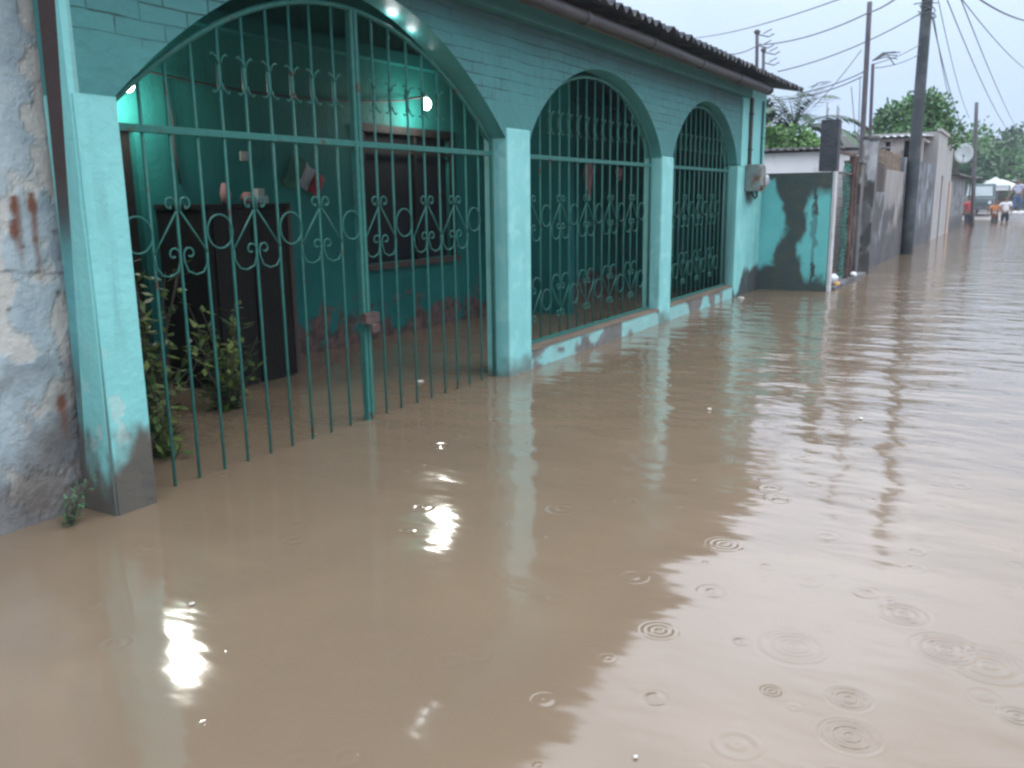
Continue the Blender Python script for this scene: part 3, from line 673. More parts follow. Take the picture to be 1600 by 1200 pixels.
m = MB(); m.tube([(13.55, FY-.05, 1.515), (13.52, FY-.06, 1.44), (13.40, FY-.06, 1.42), (13.25, FY-.06, 1.47), (13.2, FY-.06, 1.53)], .014, 6); m.build('cable', M['black'], q, smooth=True)
m = MB(); m.tube([(13.08, FY-.045, 1.902), (13.08, FY-.045, 2.83)], .028, 10)
for zz in (2.1, 2.6): m.box(13.04, 13.12, FY-.08, FY-.021, zz, zz+.02)
tag(m.build('conduit', M['dark_iron'], None, smooth=False), 'dark conduit pipe rising from the rusty box to the eave', 'pipe')
m = MB(); m.tube([(13.75, FY-.04, 1.78), (13.75, FY-.04, 2.84)], .02, 8); m.box(13.72, 13.78, FY-.065, FY-.021, 2.3, 2.32)
tag(m.build('conduit', M['beam'], None), 'thin teal-painted pipe on the corner above the round meter', 'pipe')
# ------------------------------------------------------------------ left neighbour
def lw(a, b):   # a: metres from left end, b: height above ground base(-.45)
    z = b-.45; x = a-1.5
    n = fbm(x*2.2, z*2.2, 2, 6); n2 = fbm(x*5, z*5, 7, 5)
    mould = sstep(.62, .20, z+.35*n-.05)*(.85)
    mould = max(mould, .5*sstep(.25, .45, n2)*sstep(1.0, .6, z))
    rust = 0
    for rx, rz_, L in ((2.285, 1.46, .30), (2.365, 1.47, .42), (2.27, 1.36, .12), (2.39, .55, .2)):
        dx = abs(x-rx-.01*n2); dz = rz_-z
        if -.03 < dz < L: rust = max(rust, sstep(.030-.012*dz/L, .004, dx)*(1-max(0, dz)/L)**.6)
        rust = max(rust, sstep(.036, .012, math.hypot(x-rx, (z-rz_+.02)*.55)))
    for dx_, dz_ in ((2.36, 1.30), (2.30, 1.27), (2.45, 1.33), (2.44, 1.05), (2.41, .72), (2.2, 1.0)):
        mould = max(mould, .9*sstep(.018, .006, math.hypot(x-dx_, z-dz_)))
    ln = 1.17-.12*(x-2.2)+.01*n2
    mould = max(mould, .6*sstep(.008, .002, abs(z-ln))*(x > 2.0))
    bare = sstep(-.05, .2, fbm(x*5+9, z*4.0, 4, 6))*.9
    return (mould, rust, bare)
M['left_wall'] = stain_mat('left_weathered_limewash', (.36, .43, .45), (.26, .33, .36), (.055, .040, .034), (.15, .06, .035), (.46, .45, .41), 6, .7, mould2=(.12, .11, .10))
lwall = slab('neighbour_wall', (-1.5, YL2+.005, -.45), (1, 0, 0), (0, 0, 1), 4.01, 4.2, .16, 330, 330, lw, M['left_wall'])
tag(lwall, 'weathered whitewashed wall with rust streaks, at the far left edge', 'wall')
def gp(a, b): return (sstep(.9, .3, b-.45+.3*fbm(a*4, b*3)), sstep(1.15, 1.6, b-.45+.15*fbm(a*9, b*3)), 0)
M['post_paint'] = stain_mat('corner_post_paint', (.11, .33, .34), (.08, .26, .27), (.09, .09, .08), (.050, .032, .030), (.1, .1, .1), 4)
cp = MB()
po = slab('corner_post', (XE[0]-.011, YL2, -.45), (0, -1, 0), (0, 0, 1), YL2-YL1, 4.2, .06, 12, 120, gp, M['post_paint'], warp=wpost)
tag(po, 'narrow corner post, rusty brown above and faded teal below, beside the white wall', 'post')
shrub(2.27, 3.70, -.05, .27, .10, 4, 'small dry weed at the foot of the whitewashed wall', 'leaf_dark', L=.03, name='weed')

# ------------------------------------------------------------------ wing wall and concrete column
def wg(a, b):  # a from Y=3.6 (0) to 2.56 (1.04); b from -.45
    z = b-.45; u = a/1.04
    n = fbm(u*3, z*2.5, 1, 6)*.12; n2 = fbm(u*9, z*5, 6, 5)*.05
    k = sstep(.34, .18, z - .10*(u < .33)*1 + n + n2 - .10*sstep(.5, .9, u)*-1)
    wv = .145 + .13*sstep(1.15, 1.6, z) + .07*sstep(.8, .3, z)
    k = max(k, sstep(wv+.05, wv-.04, abs(u-.47+.04*math.sin(z*4)+n*.6+n2)))
    k = max(k, sstep(1.36, 1.54, z - .12*(u-.7) + n)*sstep(.30, .36, u+n2))
    k = max(k, sstep(.05, .02, abs(u-.80+n2))*max(sstep(1.0, 1.25, z+n), sstep(.52, .38, z+n)))
    k = max(k, sstep(1.70, 1.74, z+n2))
    k = max(k, .55*sstep(.05, .02, abs(u-.80+n2)))
    br = .55*sstep(.10, .02, abs(u-.50+n2))*sstep(1.25, .9, z)*sstep(.12, .3, z)
    return (k*.97, 0, 0)
M['wing'] = stain_mat('mouldy_teal_paint', (.11, .44, .43), (.135, .48, .47), (.030, .046, .050), (.05, .045, .035), (.1, .1, .1), 2, .3, mould2=(.055, .055, .042))
wing = slab('boundary_wall', (14.0, 3.75, -.45), (0, -1, 0), (0, 0, 1), 1.195, 2.24, .14, 130, 220, lambda a, b: wg(max(0, a-.15), b), M['wing'])
tag(wing, 'short teal garden wall streaked with black mould, jutting out to the street', 'wall')
cl = empty('concrete_column', (14.08, 2.53, -.45), 'bare dark concrete column with rebar on top at the end of the mouldy wall', 'column')
m = MB(); m.box(13.995, 14.17, 2.50, 2.548, -.45, 1.80); m.build('painted_base', M['white_edge'], cl, bevel=.01)
m = MB(); m.box(13.99, 14.20, 2.50, 2.76, 1.802, 2.55); m.build('shaft', M['column'], cl, bevel=.012)
for dx, dy in ((.04, .05), (.16, .05), (.05, .2), (.16, .2)):
    m = MB(); m.tube([(13.99+dx, 2.50+dy, 2.5), (13.99+dx+.01, 2.5+dy, 2.72+.1*R.random())], .006, 5); m.build('rebar', M['rust'], cl)

# ------------------------------------------------------------------ white building behind
wb = empty('white_building', (19, 5, -.4), 'low white building with a corrugated roof edge behind the garden gate', 'building')
M['white_wall'] = rough_mat('white_limewash', (.78, .78, .80), (.70, .71, .73), 1.5, c3=(.42, .42, .42), scale3=2, lo3=.6, hi3=.75, rough=.9)
m = MB(); m.box(19, 25, 3.35, 11, -.4, 2.32); m.build('wall', M['white_wall'], wb)
rf = MB(); vs = []; fs = []
n = 160
for i in range(n+1):
    y = 3.2+8.2*i/n; c = .02*math.sin(2*PI*y/.15)
    for xx, zz in ((18.8, 2.36), (25.2, 2.62)): vs.append((xx, y, zz+c))
for i in range(n): fs.append((2*i, 2*i+2, 2*i+3, 2*i+1))
rf.add(vs, fs); o = rf.build('roof', M['concrete'], wb); sm = o.modifiers.new('s', 'SOLIDIFY'); sm.thickness = .03
# ------------------------------------------------------------------ mesh gate with slab
mg = empty('mesh_gate', (15.2, 2.6, .1), 'wire mesh garden gate hung between dark iron posts', 'gate')
m = MB(); m.box(14.25, 16.2, 2.57, 2.61, 2.08, 2.13); m.build('top_rail', M['rust'], mg)
m = MB(); m.box(14.25, 15.9, 2.58, 2.61, 1.78, 1.81); m.build('rail', M['rust'], mg)
m = MB()
for k in range(12): m.tube([(14.3+k*.14, 2.595, .12), (14.3+k*.14, 2.595, 1.78)], .004, 4)
for k in range(11): m.tube([(14.25, 2.597, .2+k*.15), (15.9, 2.597, .2+k*.15)], .004, 4)
m.build('wire_mesh', M['dark_iron'], mg)
for xx in (15.95, 16.28): m = MB(); m.tube([(xx, 2.60, -.4), (xx+.01, 2.60, 2.1)], .05, 8); m.build('post', M['rust'], mg)
def netting():
    m = MB(); nx, nz_ = 6, 26; vs = []
    for j in range(nz_+1):
        for i in range(nx+1): vs.append((15.50+.42*i/nx, 2.63+.03*math.sin(i*1.3+j*.6), .1+1.85*j/nz_+.02*math.sin(i*2+j)))
    fs = [(j*(nx+1)+i, j*(nx+1)+i+1, (j+1)*(nx+1)+i+1, (j+1)*(nx+1)+i) for j in range(nz_) for i in range(nx)]
    m.add(vs, fs); o = m.build('shade_net', flat_mat('green_net', (.06, .26, .22), .9), None)
    w = o.modifiers.new('w', 'WIREFRAME'); w.thickness = .022
    return tag(o, 'green shade netting tied behind the iron gate post', 'net')
netting()
m = MB(); m.box(14.3, 17.35, 2.46, 2.78, -.45, .05); tag(m.build('doorstep', M['concrete'], None, bevel=.01), 'low wet concrete step under the mesh gate', 'step')
shrub(15.8, 3.6, -.3, 1.1, .6, 16, 'green bush inside the yard behind the wire mesh gate', 'leaf_mid', L=.12, name='bush')
def lump(x, y, z, r, mat, sc, seed, name, label, cat, group=None):
    m = MB(); m.sphere((x, y, z), r, 18, 12, sc); m.v = [tuple(Vector(p)+ (Vector(p)-Vector((x, y, z)))*.35*noise.noise(Vector(p)*14+Vector((seed, 0, 0)))) for p in m.v]
    return tag(m.build(name, mat, None, smooth=True), label, cat, group)
lump(14.62, 2.58, .14, .12, flat_mat('bag_white', (.55, .6, .68), .4), (1.1, .8, .75), 1, 'plastic_bag', 'knotted pale plastic bag on the step at the mesh gate', 'bag')
lump(14.60, 2.50, .07, .075, flat_mat('bag_orange', (.50, .27, .08), .5), (1.2, .7, .6), 2, 'orange_wrapper', 'small crumpled orange wrapper below the pale bag', 'litter')
lump(16.2, 2.50, .09, .07, flat_mat('bag_white2', (.6, .62, .6), .4), (1.1, .8, .7), 3, 'plastic_cup', 'white crushed plastic tub at the foot of the iron posts', 'litter')

# ------------------------------------------------------------------ street walls beyond
def mottle(seed, dens=0.0, base=.3):
    def f(a, b):
        z = b-.45
        n = fbm(a*1.4+seed, z*1.6, seed, 6); st = fbm(a*5+seed, z*.7, seed*2, 4)
        return (max(sstep(.02, .25, n+dens), sstep(base+.35, base, z+.4*n)*.9, .85*sstep(.0, .35, st+dens)), 0, sstep(.1, .3, fbm(a*2, z*2, seed+5)))
    return f
M['rubble'] = stain_mat('blotchy_old_render', (.38, .39, .41), (.27, .28, .30), (.06, .058, .06), (.2, .1, .06), (.17, .155, .14), 5, .8)
M['greywall'] = stain_mat('grey_street_render', (.23, .245, .265), (.18, .19, .21), (.075, .075, .08), (.2, .1, .08), (.21, .23, .24), 2, .5)
M['bluewall'] = stain_mat('blue_grey_render', (.18, .225, .255), (.15, .185, .215), (.085, .085, .095), (.2, .1, .08), (.26, .27, .31), 2, .5)
M['creamwall'] = stain_mat('cream_street_render', (.29, .275, .27), (.23, .22, .215), (.075, .075, .078), (.36, .16, .15), (.36, .33, .30), 2, .5)
def ysl(name, x0, x1, z1, mat, fn, label, cat, t=.18, Y=2.6, nu=60, nv=50, z0=-.45):
    return tag(slab(name, (x0, Y, z0), (1, 0, 0), (0, 0, 1), x1-x0, z1-z0, t, nu, nv, fn, M[mat]), label, cat)
def postcol(name, x, y0, y1, dx, z1, mat, fn, label):
    e_ = empty(name, (x, (y0+y1)/2, -.45), label, 'pillar')
    slab('shaft', (x, y1, -.45), (0, -1, 0), (0, 0, 1), y1-y0, z1+.45, dx, 30, 90, fn, M[mat], e_)
    m = MB(); m.box(x-.02, x+dx+.02, y0-.02, y1+.02, z1+.002, z1+.06); m.build('cap', M['concrete'], e_, bevel=.01)
    return e_
postcol('rubble_pillar', 16.45, 2.52, 2.80, .3, 1.98, 'rubble', mottle(3, .05), 'shorter blotchy old pillar with crumbling render beside the iron posts')
postcol('rubble_pillar', 17.6, 2.46, 2.70, .3, 2.44, 'rubble', mottle(8, -.05), 'taller blotchy pillar with a dark recess before it, topped with a cap')
o = ysl('street_wall', 17.92, 20.1, 1.50, 'greywall', mottle(4, .08), 'low grey section of street wall under a wooden hoarding', 'wall')
m = MB()
for k in range(11): m.box(17.93+k*.195, 18.11+k*.195, 2.63, 2.66, 1.505, 2.05+.03*R.random())
tag(m.build('hoarding', M['wood_brown'], None), 'brown board hoarding standing on the low grey wall', 'hoarding')
o = ysl('street_wall', 20.13, 23.2, 1.97, 'creamwall', lambda a, b: (mottle(5, .05, .5)(a, b)[0]*sstep(1.7, 1.0, b-.45), sstep(.10, .03, math.hypot((a-1.2)*.7, b-1.85-.06*math.sin(a*20)))*.5*(fbm(a*8, b*8) > -.1), 0), 'cream plastered section of street wall with a faint red mark', 'wall')
m = MB(); n = 60
vs = []; 
for i in range(n+1):
    x = 19.6+4.0*i/n
    for z in (1.985, 2.36+.02*math.sin(i*1.1)): vs.append((x, 2.70+.02*math.sin(i*1.4), z))
m.add(vs, [(2*i, 2*i+2, 2*i+3, 2*i+1) for i in range(n)]); o = m.build('metal_sheet', M['fascia'], None); sm = o.modifiers.new('s', 'SOLIDIFY'); sm.thickness = .01
tag(o, 'brown corrugated sheet fixed above the cream wall', 'sheet')
o = ysl('street_wall', 23.25, 31.0, 2.32, 'bluewall', mottle(7, .02, .45), 'long blue-grey section of street wall beyond the thick dark pole', 'wall', nu=90)
for k_ in ('greywall', 'bluewall', 'creamwall', 'rubble'): drips(M[k_], (.045, .045, .045), .75, .45, .65, (5, 5, .5))
# cream house behind with dark openings
hb = empty('cream_house', (29, 4, -.4), 'cream house with dark upper openings and tin roof behind the blue-grey wall', 'house')
M['cream_paint'] = rough_mat('cream_paint', (.42, .385, .36), (.33, .30, .28), 2, c3=(.16, .14, .13), scale3=2, rough=.9)
def obox(name, x0, x1, y0, y1, z0, z1, mat, par, bevel=0):
    m = MB(); m.box(x0, x1, y0, y1, z0, z1); return m.build(name, M[mat], par, bevel=bevel)
HX = 29.0
yy = lambda px: P(px, 232, X=HX).y
m = MB(); ya = 2.80; yb = yy(1370)
m.box(HX, 31.04, ya, yb, -.4, 2.25)
ws = [(1452, 1441), (1422, 1412), (1391, 1383)]
ed = [ya] + [v for w in ws for v in (yy(w[0]), yy(w[1]))] + [yb]
ed[1] = max(ed[1], ya+.02)
for i in range(0, len(ed), 2): m.box(HX, HX+.2, ed[i], ed[i+1], 2.251, 3.0)
m.box(HX, 31.04, ya, yb, 3.001, 3.08); m.build('wall', M['cream_paint'], hb)
for i in range(1, len(ed)-1, 2): obox('window', HX+.1, HX+.14, ed[i]+.003, ed[i+1]-.003, 2.255, 2.998, 'glassdark', hb)
vs = []; n = 90; m = MB()
for i in range(n+1):
    y = ya-.1+(yb-ya+.5)*i/n; c = .02*math.sin(2*PI*y/.2)
    for xx, zz in ((HX-.25, 3.12), (31.5, 3.25)): vs.append((xx, y, zz+c))
m.add(vs, [(2*i, 2*i+2, 2*i+3, 2*i+1) for i in range(n)]); M['tin'] = rough_mat('tin_roof', (.55, .57, .6), (.42, .44, .46), 2, rough=.5)
o = m.build('roof', M['tin'], hb); sm = o.modifiers.new('s', 'SOLIDIFY'); sm.thickness = .02
# pale pink house at the street
ph = empty('pale_house', (34, 3, -.4), 'pale pinkish house with a narrow dark door flush with the street', 'house')
M['pale'] = rough_mat('pale_render', (.36, .345, .345), (.29, .28, .28), 1.2, c3=(.17, .165, .165), scale3=1.1, lo3=.55, hi3=.75, stretch=(1, 1, .35), rough=.9)
m = MB(); m.box(31.05, 33.2, 2.55, 8, -.4, 3.35); m.box(33.2, 33.9, 2.75, 8, -.4, 3.35); m.box(33.9, 37.4, 2.55, 8, -.4, 3.35); m.box(33.2, 33.9, 2.55, 2.75, 2.05, 3.35); m.build('wall', M['pale'], ph)
obox('door', 33.21, 33.89, 2.70, 2.74, -.4, 2.04, 'dark_iron', ph)
obox('parapet', 31.0, 37.45, 2.50, 2.62, 3.352, 3.45, 'pale', ph)
M['orange'] = rough_mat('orange_render', (.42, .32, .26), (.38, .29, .24), 2, rough=.9)
obox('quoin', 36.5, 37.42, 2.50, 2.545, -.4, 1.9, 'orange', ph)
ob = ysl('grey_house', 38.2, 47.5, 2.15, 'greywall', mottle(11, -.1), 'low grey house wall past the pale house', 'house', t=4)
gh = ob
hh = MB(); hh.box(38, 47.7, 2.3, 6.8, 2.152, 2.22); o = hh.build('roof_slab', M['concrete'], None); o.parent = ob
# satellite dish
sdh = empty('satellite_dish', (34.2, 2.2, 2.75), 'white round satellite dish on a bracket at the pale house', 'dish')
dp = P(1506, 240, X=37.6); sdh.location = dp
m = MB(); n = 24; vs = [(0, 0, 0)]; fs = []
ax = (Vector((0, 0, CH+.3))-dp).normalized(); a1 = ax.cross(Vector((0, 0, 1))).normalized(); a2 = a1.cross(ax)
vs = [dp+ax*-.07]
for k in range(1, 5):
    for i in range(n):
        t = 2*PI*i/n; rr = .36*k/4; vs.append(dp+a1*rr*math.cos(t)*.88+a2*rr*math.sin(t)+ax*(-.07+.09*(k/4)**2))
for i in range(n): fs.append((0, 1+i, 1+(i+1) % n))
for k in range(3):
    for i in range(n): fs.append((1+k*n+i, 1+(k+1)*n+i, 1+(k+1)*n+(i+1) % n, 1+k*n+(i+1) % n))
m.add(vs, fs); o = m.build('reflector', flat_mat('dish_white', (.62, .70, .72), .5), sdh, smooth=True); sm = o.modifiers.new('s', 'SOLIDIFY'); sm.thickness = .012
m = MB(); m.tube([dp-ax*.08, dp-ax*.2+Vector((0, .15, -.1)), Vector((dp.x, 2.6, dp.z-.2))], .02, 6); m.build('bracket', M['dark_iron'], sdh)
m = MB(); m.tube([dp-a2*.34, dp+ax*.35-a2*.1], .012, 6); m.sphere(dp+ax*.36-a2*.08, .04, 8, 6); m.build('feed_arm', M['dark_iron'], sdh)

# ------------------------------------------------------------------ poles
def pole(p0, p1, r0, r1, label, mat='pole', hw=True, ext=0):
    p0 = Vector(p0); p1 = Vector(p1); d = (p1-p0).normalized(); p1 = p1+d*ext
    e_ = empty('utility_pole', p0, label, 'pole', 'poles along the street')
    m = MB(); m.tube([p0.lerp(p1, k/8) for k in range(9)], [r0+(r1-r0)*k/8 for k in range(9)], 14); m.build('shaft', M[mat], e_, smooth=True)
    return e_, p1
pA0 = Vector((23.75, 2.46, -.45)); pA1 = P(1449, 0, X=23.75)
pA, _ = pole(pA0, pA1, .145, .115, 'thick dark leaning utility pole standing in the flood by the blue-grey wall', ext=1.6)
m = MB(); t_ = pA1
m.box(t_.x-.9, t_.x+.9, t_.y-.2, t_.y-.15, t_.z+1.0, t_.z+1.1); m.build('crossarm', M['pole_far'], pA)
m = MB()
for k in range(7):
    a = R.uniform(0, 2*PI); z = t_.z-.35+.1*k; rr = R.uniform(.15, .3)
    m.tube([t_+Vector((rr*math.cos(a+j*.7), rr*math.sin(a+j*.7), z-t_.z+.05*math.sin(j))) for j in range(8)], .012, 5)
m.build('cable_coil', M['wire'], pA)
m = MB()
for k in (-.75, -.3, .3, .75): m.tube([(t_.x+k, t_.y-.17, t_.z+1.1), (t_.x+k, t_.y-.17, t_.z+1.2)], [.04, .03], 8)
m.build('insulators', M['concrete'], pA)
pB1 = P(1359, 3, X=19.3); pB0 = Vector((19.3, 2.95, 1.4)); pb0g = P(1347, 225, X=19.3)
dB = (pb0g-pB1).normalized(); pB0 = pB1+dB*((pB1.z+.4)/-dB.z)
pB, _ = pole(pB0, pB1, .058, .048, 'tall thin dark service mast rising behind the blotchy pillars', 'pole_far')
m = MB(); b0 = P(1363, 95, X=19.3); m.tube([b0, b0+Vector((0, -.25, .12)), b0+Vector((.1, -.4, -.1))], .012, 5)
for k in range(5):
    a = R.uniform(0, 6); m.tube([b0, b0+Vector((.1, -.12-.1*R.random(), .15*math.sin(a))), b0+Vector((.1, -.3-.2*R.random(), .25*math.sin(a)-.1))], .01, 4)
m.build('cable_tangle', M['wire'], pB)
pl0 = P(1359, 222, X=19.6); pl1 = P(1364, 100, X=19.6); dl = (pl0-pl1).normalized()
pole(pl1+dl*((pl1.z+.4)/-dl.z), pl1, .035, .032, 'shorter thin mast leaning close against the tall thin mast', 'pole_far')
c0 = P(1522, 330, X=45); c1 = P(1526, 160, X=45)
pole(Vector((45, c0.y, -.4)), c1, .09, .075, 'far wooden pole against the distant trees', 'pole_far')
for (px, y0, y1, X, r, lab) in ((1183, 50, 125, 22, .045, 'taller bracketed mast poking above the corrugated roof'), (1193, 78, 135, 23, .042, 'shorter bracketed mast just right of the taller one over the roof')):
    t1 = P(px, y0, X=X); b_0 = P(px-2, 240, X=X); dd = (b_0-t1).normalized()
    e_, _ = pole(t1+dd*((t1.z+.4)/-dd.z), t1, r, r*.9, lab, 'pole_far')
    m = MB(); m.sphere(t1, r*1.7, 10, 6, (1, 1, .8)); m.build('cap', M['pole_far'], e_, smooth=True)
    m = MB()
    for s in (0, -.25): m.tube([t1+Vector((0, 0, s-.05)), t1+Vector((.1, -.25, s-.12)), t1+Vector((.1, -.38, s-.06))], .014, 5); m.tube([t1+Vector((0, -.15, s-.05)), t1+Vector((.1, -.32, s+.05))], .012, 5)
    m.build('bracket', M['dark_iron'], e_)

# ------------------------------------------------------------------ wires
def wpx(a, b, s, r, label):
    A = P(a[0], a[1], X=a[2]); B = P(b[0], b[1], X=b[2]); return wire(sag(A, B, s, 20), r, 'power_line', label, group='overhead lines', cat='wire')
wpx((1188, 70, 22), (1357, 20, 19.3), .12, .014, 'line from the taller roof mast up to the tall thin mast')
wpx((1357, 20, 19.3), (1405, -6, 16), .03, .014, 'short line leaving the top of the tall thin mast to the right')
wpx((1080, 60, 24), (1330, -8, 14), .1, .010, 'faint highest line crossing the sky left of the tall thin mast')
wpx((1142, 85, 20), (1188, 68, 22), .05, .013, 'short line coming over the roof edge to the taller mast')
wpx((1215, 112, 22), (1440, 20, 23.75), .15, .014, 'line rising from behind the roof to the thick dark pole')
wpx((1245, 146, 20), (1350, 112, 19.3), .06, .012, 'upper of two lines from the roof tip to the tall thin mast')
wpx((1200, 156, 20), (1347, 120, 19.3), .12, .012, 'lower of two lines from the roof tip to the tall thin mast')
wpx((1270, 168, 21), (1346, 78, 19.3), .05, .008, 'thin steep line below the tall thin mast, left of it')
wpx((1365, 100, 19.3), (1440, 68, 23.75), .05, .010, 'upper thin line between the masts and the thick dark pole')
wpx((1368, 106, 19.3), (1438, 84, 23.75), .06, .010, 'lower thin line between the masts and the thick dark pole')
wpx((1330, 135, 19.0), (1337, 215, 19.3), .0, .008, 'short loose wire hanging left of the tall thin mast')
wpx((1344, 120, 19.3), (1341, 215, 19.3), .0, .008, 'loose wire hanging close beside the tall thin mast')
wpx((1456, 25, 23.75), (1505, 200, 45), .25, .014, 'thicker drop line from the thick dark pole down the street')
wpx((1458, 20, 23.75), (1502, 195, 44), .5, .010, 'thinner drop line from the thick dark pole down the street')
wpx((1466, 0, 23), (1515, 185, 45), .25, .010, 'line beside the drop lines, heading for the far wooden pole')
wpx((1480, 0, 22), (1585, 215, 60), .35, .012, 'left of the pale lines sweeping down to the far trees')
wpx((1500, -5, 18), (1595, 210, 60), .2, .010, 'middle pale line sweeping down to the far trees')
wpx((1498, -8, 18), (1605, 110, 35), .1, .010, 'line crossing the upper right corner to the frame edge')
wpx((1524, -6, 14), (1610, 34, 18), .05, .012, 'topmost line cutting the upper right corner')
wpx((1196, 199, 15), (1220, 183, 22), 0, .02, 'thin pale rod sticking out from the house corner before the palm')

# ------------------------------------------------------------------ trees
def tree(p, h, cr, label, mat='leaf_mid', n=2600, ls=.14, flat=.75, seed=1, trunk=.15, group='trees beyond the roofs', clumps=16, name='tree'):
    rr = random.Random(seed); x, y, z = p
    e_ = empty(name, p, label, 'tree', group)
    cc = Vector((x, y, z+h-cr*flat)); tr = MB(); lf = MB()
    tr.tube([(x, y, z), (x+.05*cr, y, z+(h-cr*flat)*.5), cc-Vector((0, 0, cr*flat*.4))], [trunk, trunk*.8, trunk*.6], 8)
    cl = []
    for k in range(clumps):
        a = rr.uniform(0, 2*PI); e2 = rr.uniform(-.5, 1); q = math.sqrt(max(0, 1-e2*e2)); d = rr.uniform(.55, 1.0)
        c = cc+Vector((q*math.cos(a), q*math.sin(a), e2*flat))*cr*d*.8; cl.append((c, cr*rr.uniform(.20, .42)))
        tr.tube([cc-Vector((0, 0, cr*flat*.4)), cc.lerp(c, .55)+Vector((0, 0, -.05*cr)), c], [trunk*.4, trunk*.22, trunk*.08], 5)
    for k in range(n):
        c, r_ = rr.choice(cl); v = Vector((rr.gauss(0, 1), rr.gauss(0, 1), rr.gauss(0, .8))).normalized()*r_*rr.uniform(.5, 1.08)
        q = c+v; d = (v.normalized()+Vector((rr.uniform(-1, 1), rr.uniform(-1, 1), rr.uniform(-1, .6)))).normalized()
        u = Vector((rr.uniform(-1, 1), rr.uniform(-1, 1), rr.uniform(.2, 1))).normalized()
        leafquad(lf, q, d, u, ls*rr.uniform(.7, 1.4), ls*.38)
    tr.build('trunk', M['bark'], e_); lf.build('crown', M[mat], e_)
tp = P(1428, 200, X=36)
tree((36, tp.y, -.3), P(1425, 150, X=36).z+.3, 1.6, 'rounded green tree behind the thick dark pole and tin roof', 'leaf_mid', 5200, .17, .75, 3, clumps=26)
tp = P(1476, 205, X=34); tree((34.5, tp.y+.5, -.3), P(1476, 194, X=34).z+.3, .75, 'small light green tree right behind the pale house roof', 'leaf_mid', 1200, .12, .6, 4)
tp = P(1345, 225, X=34); tree((34, tp.y, -.3), P(1340, 210, X=34).z+.3, .9, 'faint small tree between the column and the thin masts', 'leaf_mid', 1000, .13, .6, 5)
tp = P(1225, 205, X=24.5)
tree((26.5, P(1222, 205, X=26.5).y, -.3), P(1222, 203, X=26.5).z+.3, 1.1, 'bright green bushy tree low behind the white building', 'leaf_bright', 4200, .15, .6, 6, clumps=24)
tree((27, P(1278, 213, X=27).y, -.3), P(1282, 216, X=27).z+.3, .6, 'small bright bush right of the palm over the white roof', 'leaf_bright', 1200, .13, .6, 16)
tree((29, P(1188, 190, X=29).y, -.3), P(1188, 150, X=29).z+.3, 1.0, 'dark narrow tree hard against the house corner', 'leaf_dark', 3600, .15, 1.5, 7, clumps=24)
far = [(1500, 236, 76, 2.6, 'leaf_dark', 'far tree behind the satellite dish, leftmost of the distant row'), (1528, 226, 90, 4.0, 'leaf_mid', 'broad pale far tree behind the far wooden pole'),
       (1556, 224, 100, 4.5, 'leaf_mid', 'wide far tree rising above the white market awnings'), (1583, 208, 98, 5.4, 'leaf_dark', 'dark far tree over the white wall, near the right edge'),
       (1612, 196, 95, 5.6, 'leaf_dark', 'tallest dark far tree cut by the right edge of the view'), (1650, 205, 90, 5.5, 'leaf_dark', 'far tree past the right edge'), (1690, 220, 74, 5, 'leaf_mid', 'distant tree well past the right edge')]
for k, (px, py, X, cr, mt, lab) in enumerate(far):
    q = P(px, py, X=X); tree((X, q.y, 0), q.z, cr, lab, mt, 4200, .42, .7, 20+k, trunk=.25, clumps=26)
for k, (px, X, py) in enumerate(((1512, 92, 262), (1545, 92, 255), (1575, 95, 250), (1605, 96, 255))):
    q = P(px, py, X=X); tree((X, q.y, 0), q.z, 2.6, ['low far bush under the row of distant trees, left end', 'low far bush behind the awnings', 'low far bush behind the white wall', 'low far bush at the right edge'][k], 'leaf_dark', 2400, .4, .75, 40+k, trunk=.2, clumps=18, name='bush')
# flat canopied acacia
q = P(1500, 212, X=52); tree((52, q.y, 0), P(1500, 206, X=52).z, 2.1, 'thin flat-topped tree spreading right of the pale house', 'leaf_mid', 700, .2, .18, 50, trunk=.12, clumps=14)
# palm
def palm(p, top, label):
    e_ = empty('palm_tree', p, label, 'tree'); x, y, z = p; t = Vector(top)
    m = MB(); m.tube([Vector(p).lerp(t, k/6)+Vector((0, .15*math.sin(k/6*PI), 0)) for k in range(7)], [.16, .14, .13, .12, .12, .12, .10], 10); m.build('trunk', M['bark'], e_, smooth=True)
    rr = random.Random(5)
    for k in range(15):
        a = 2*PI*k/15+rr.uniform(-.2, .2); el = rr.uniform(.35, 1.35); L = rr.uniform(1.9, 2.7)
        pts = []; q = t.copy(); d = Vector((math.cos(a)*math.cos(el), math.sin(a)*math.cos(el), math.sin(el)))
        for j in range(13): pts.append(q.copy()); q = q+d*L/12; d = (d+Vector((0, 0, -.13))).normalized()
        f = MB(); f.tube(pts, [.02-.0013*j for j in range(13)], 4)
        side = d.cross(Vector((0, 0, 1))).normalized()
        for j in range(1, 12):
            for hf in (0, .5):
                b_ = pts[j].lerp(pts[min(12, j+1)], hf); tg = (pts[min(12, j+1)]-pts[j-1]).normalized(); ln = .5*math.sin(PI*(j+hf)/13)+.12
                for sg in (-1, 1):
                    dd = (side*sg+tg*.9+Vector((0, 0, -.35+rr.uniform(-.15, .15)))).normalized(); leafquad(f, b_, dd, Vector((0, 0, 1)), ln, .06)
        f.build('frond', M['leaf_palm'], e_)
pt = P(1240, 205, X=29); palm((29, pt.y, -.3), pt, 'coconut palm with drooping fronds behind the white building')

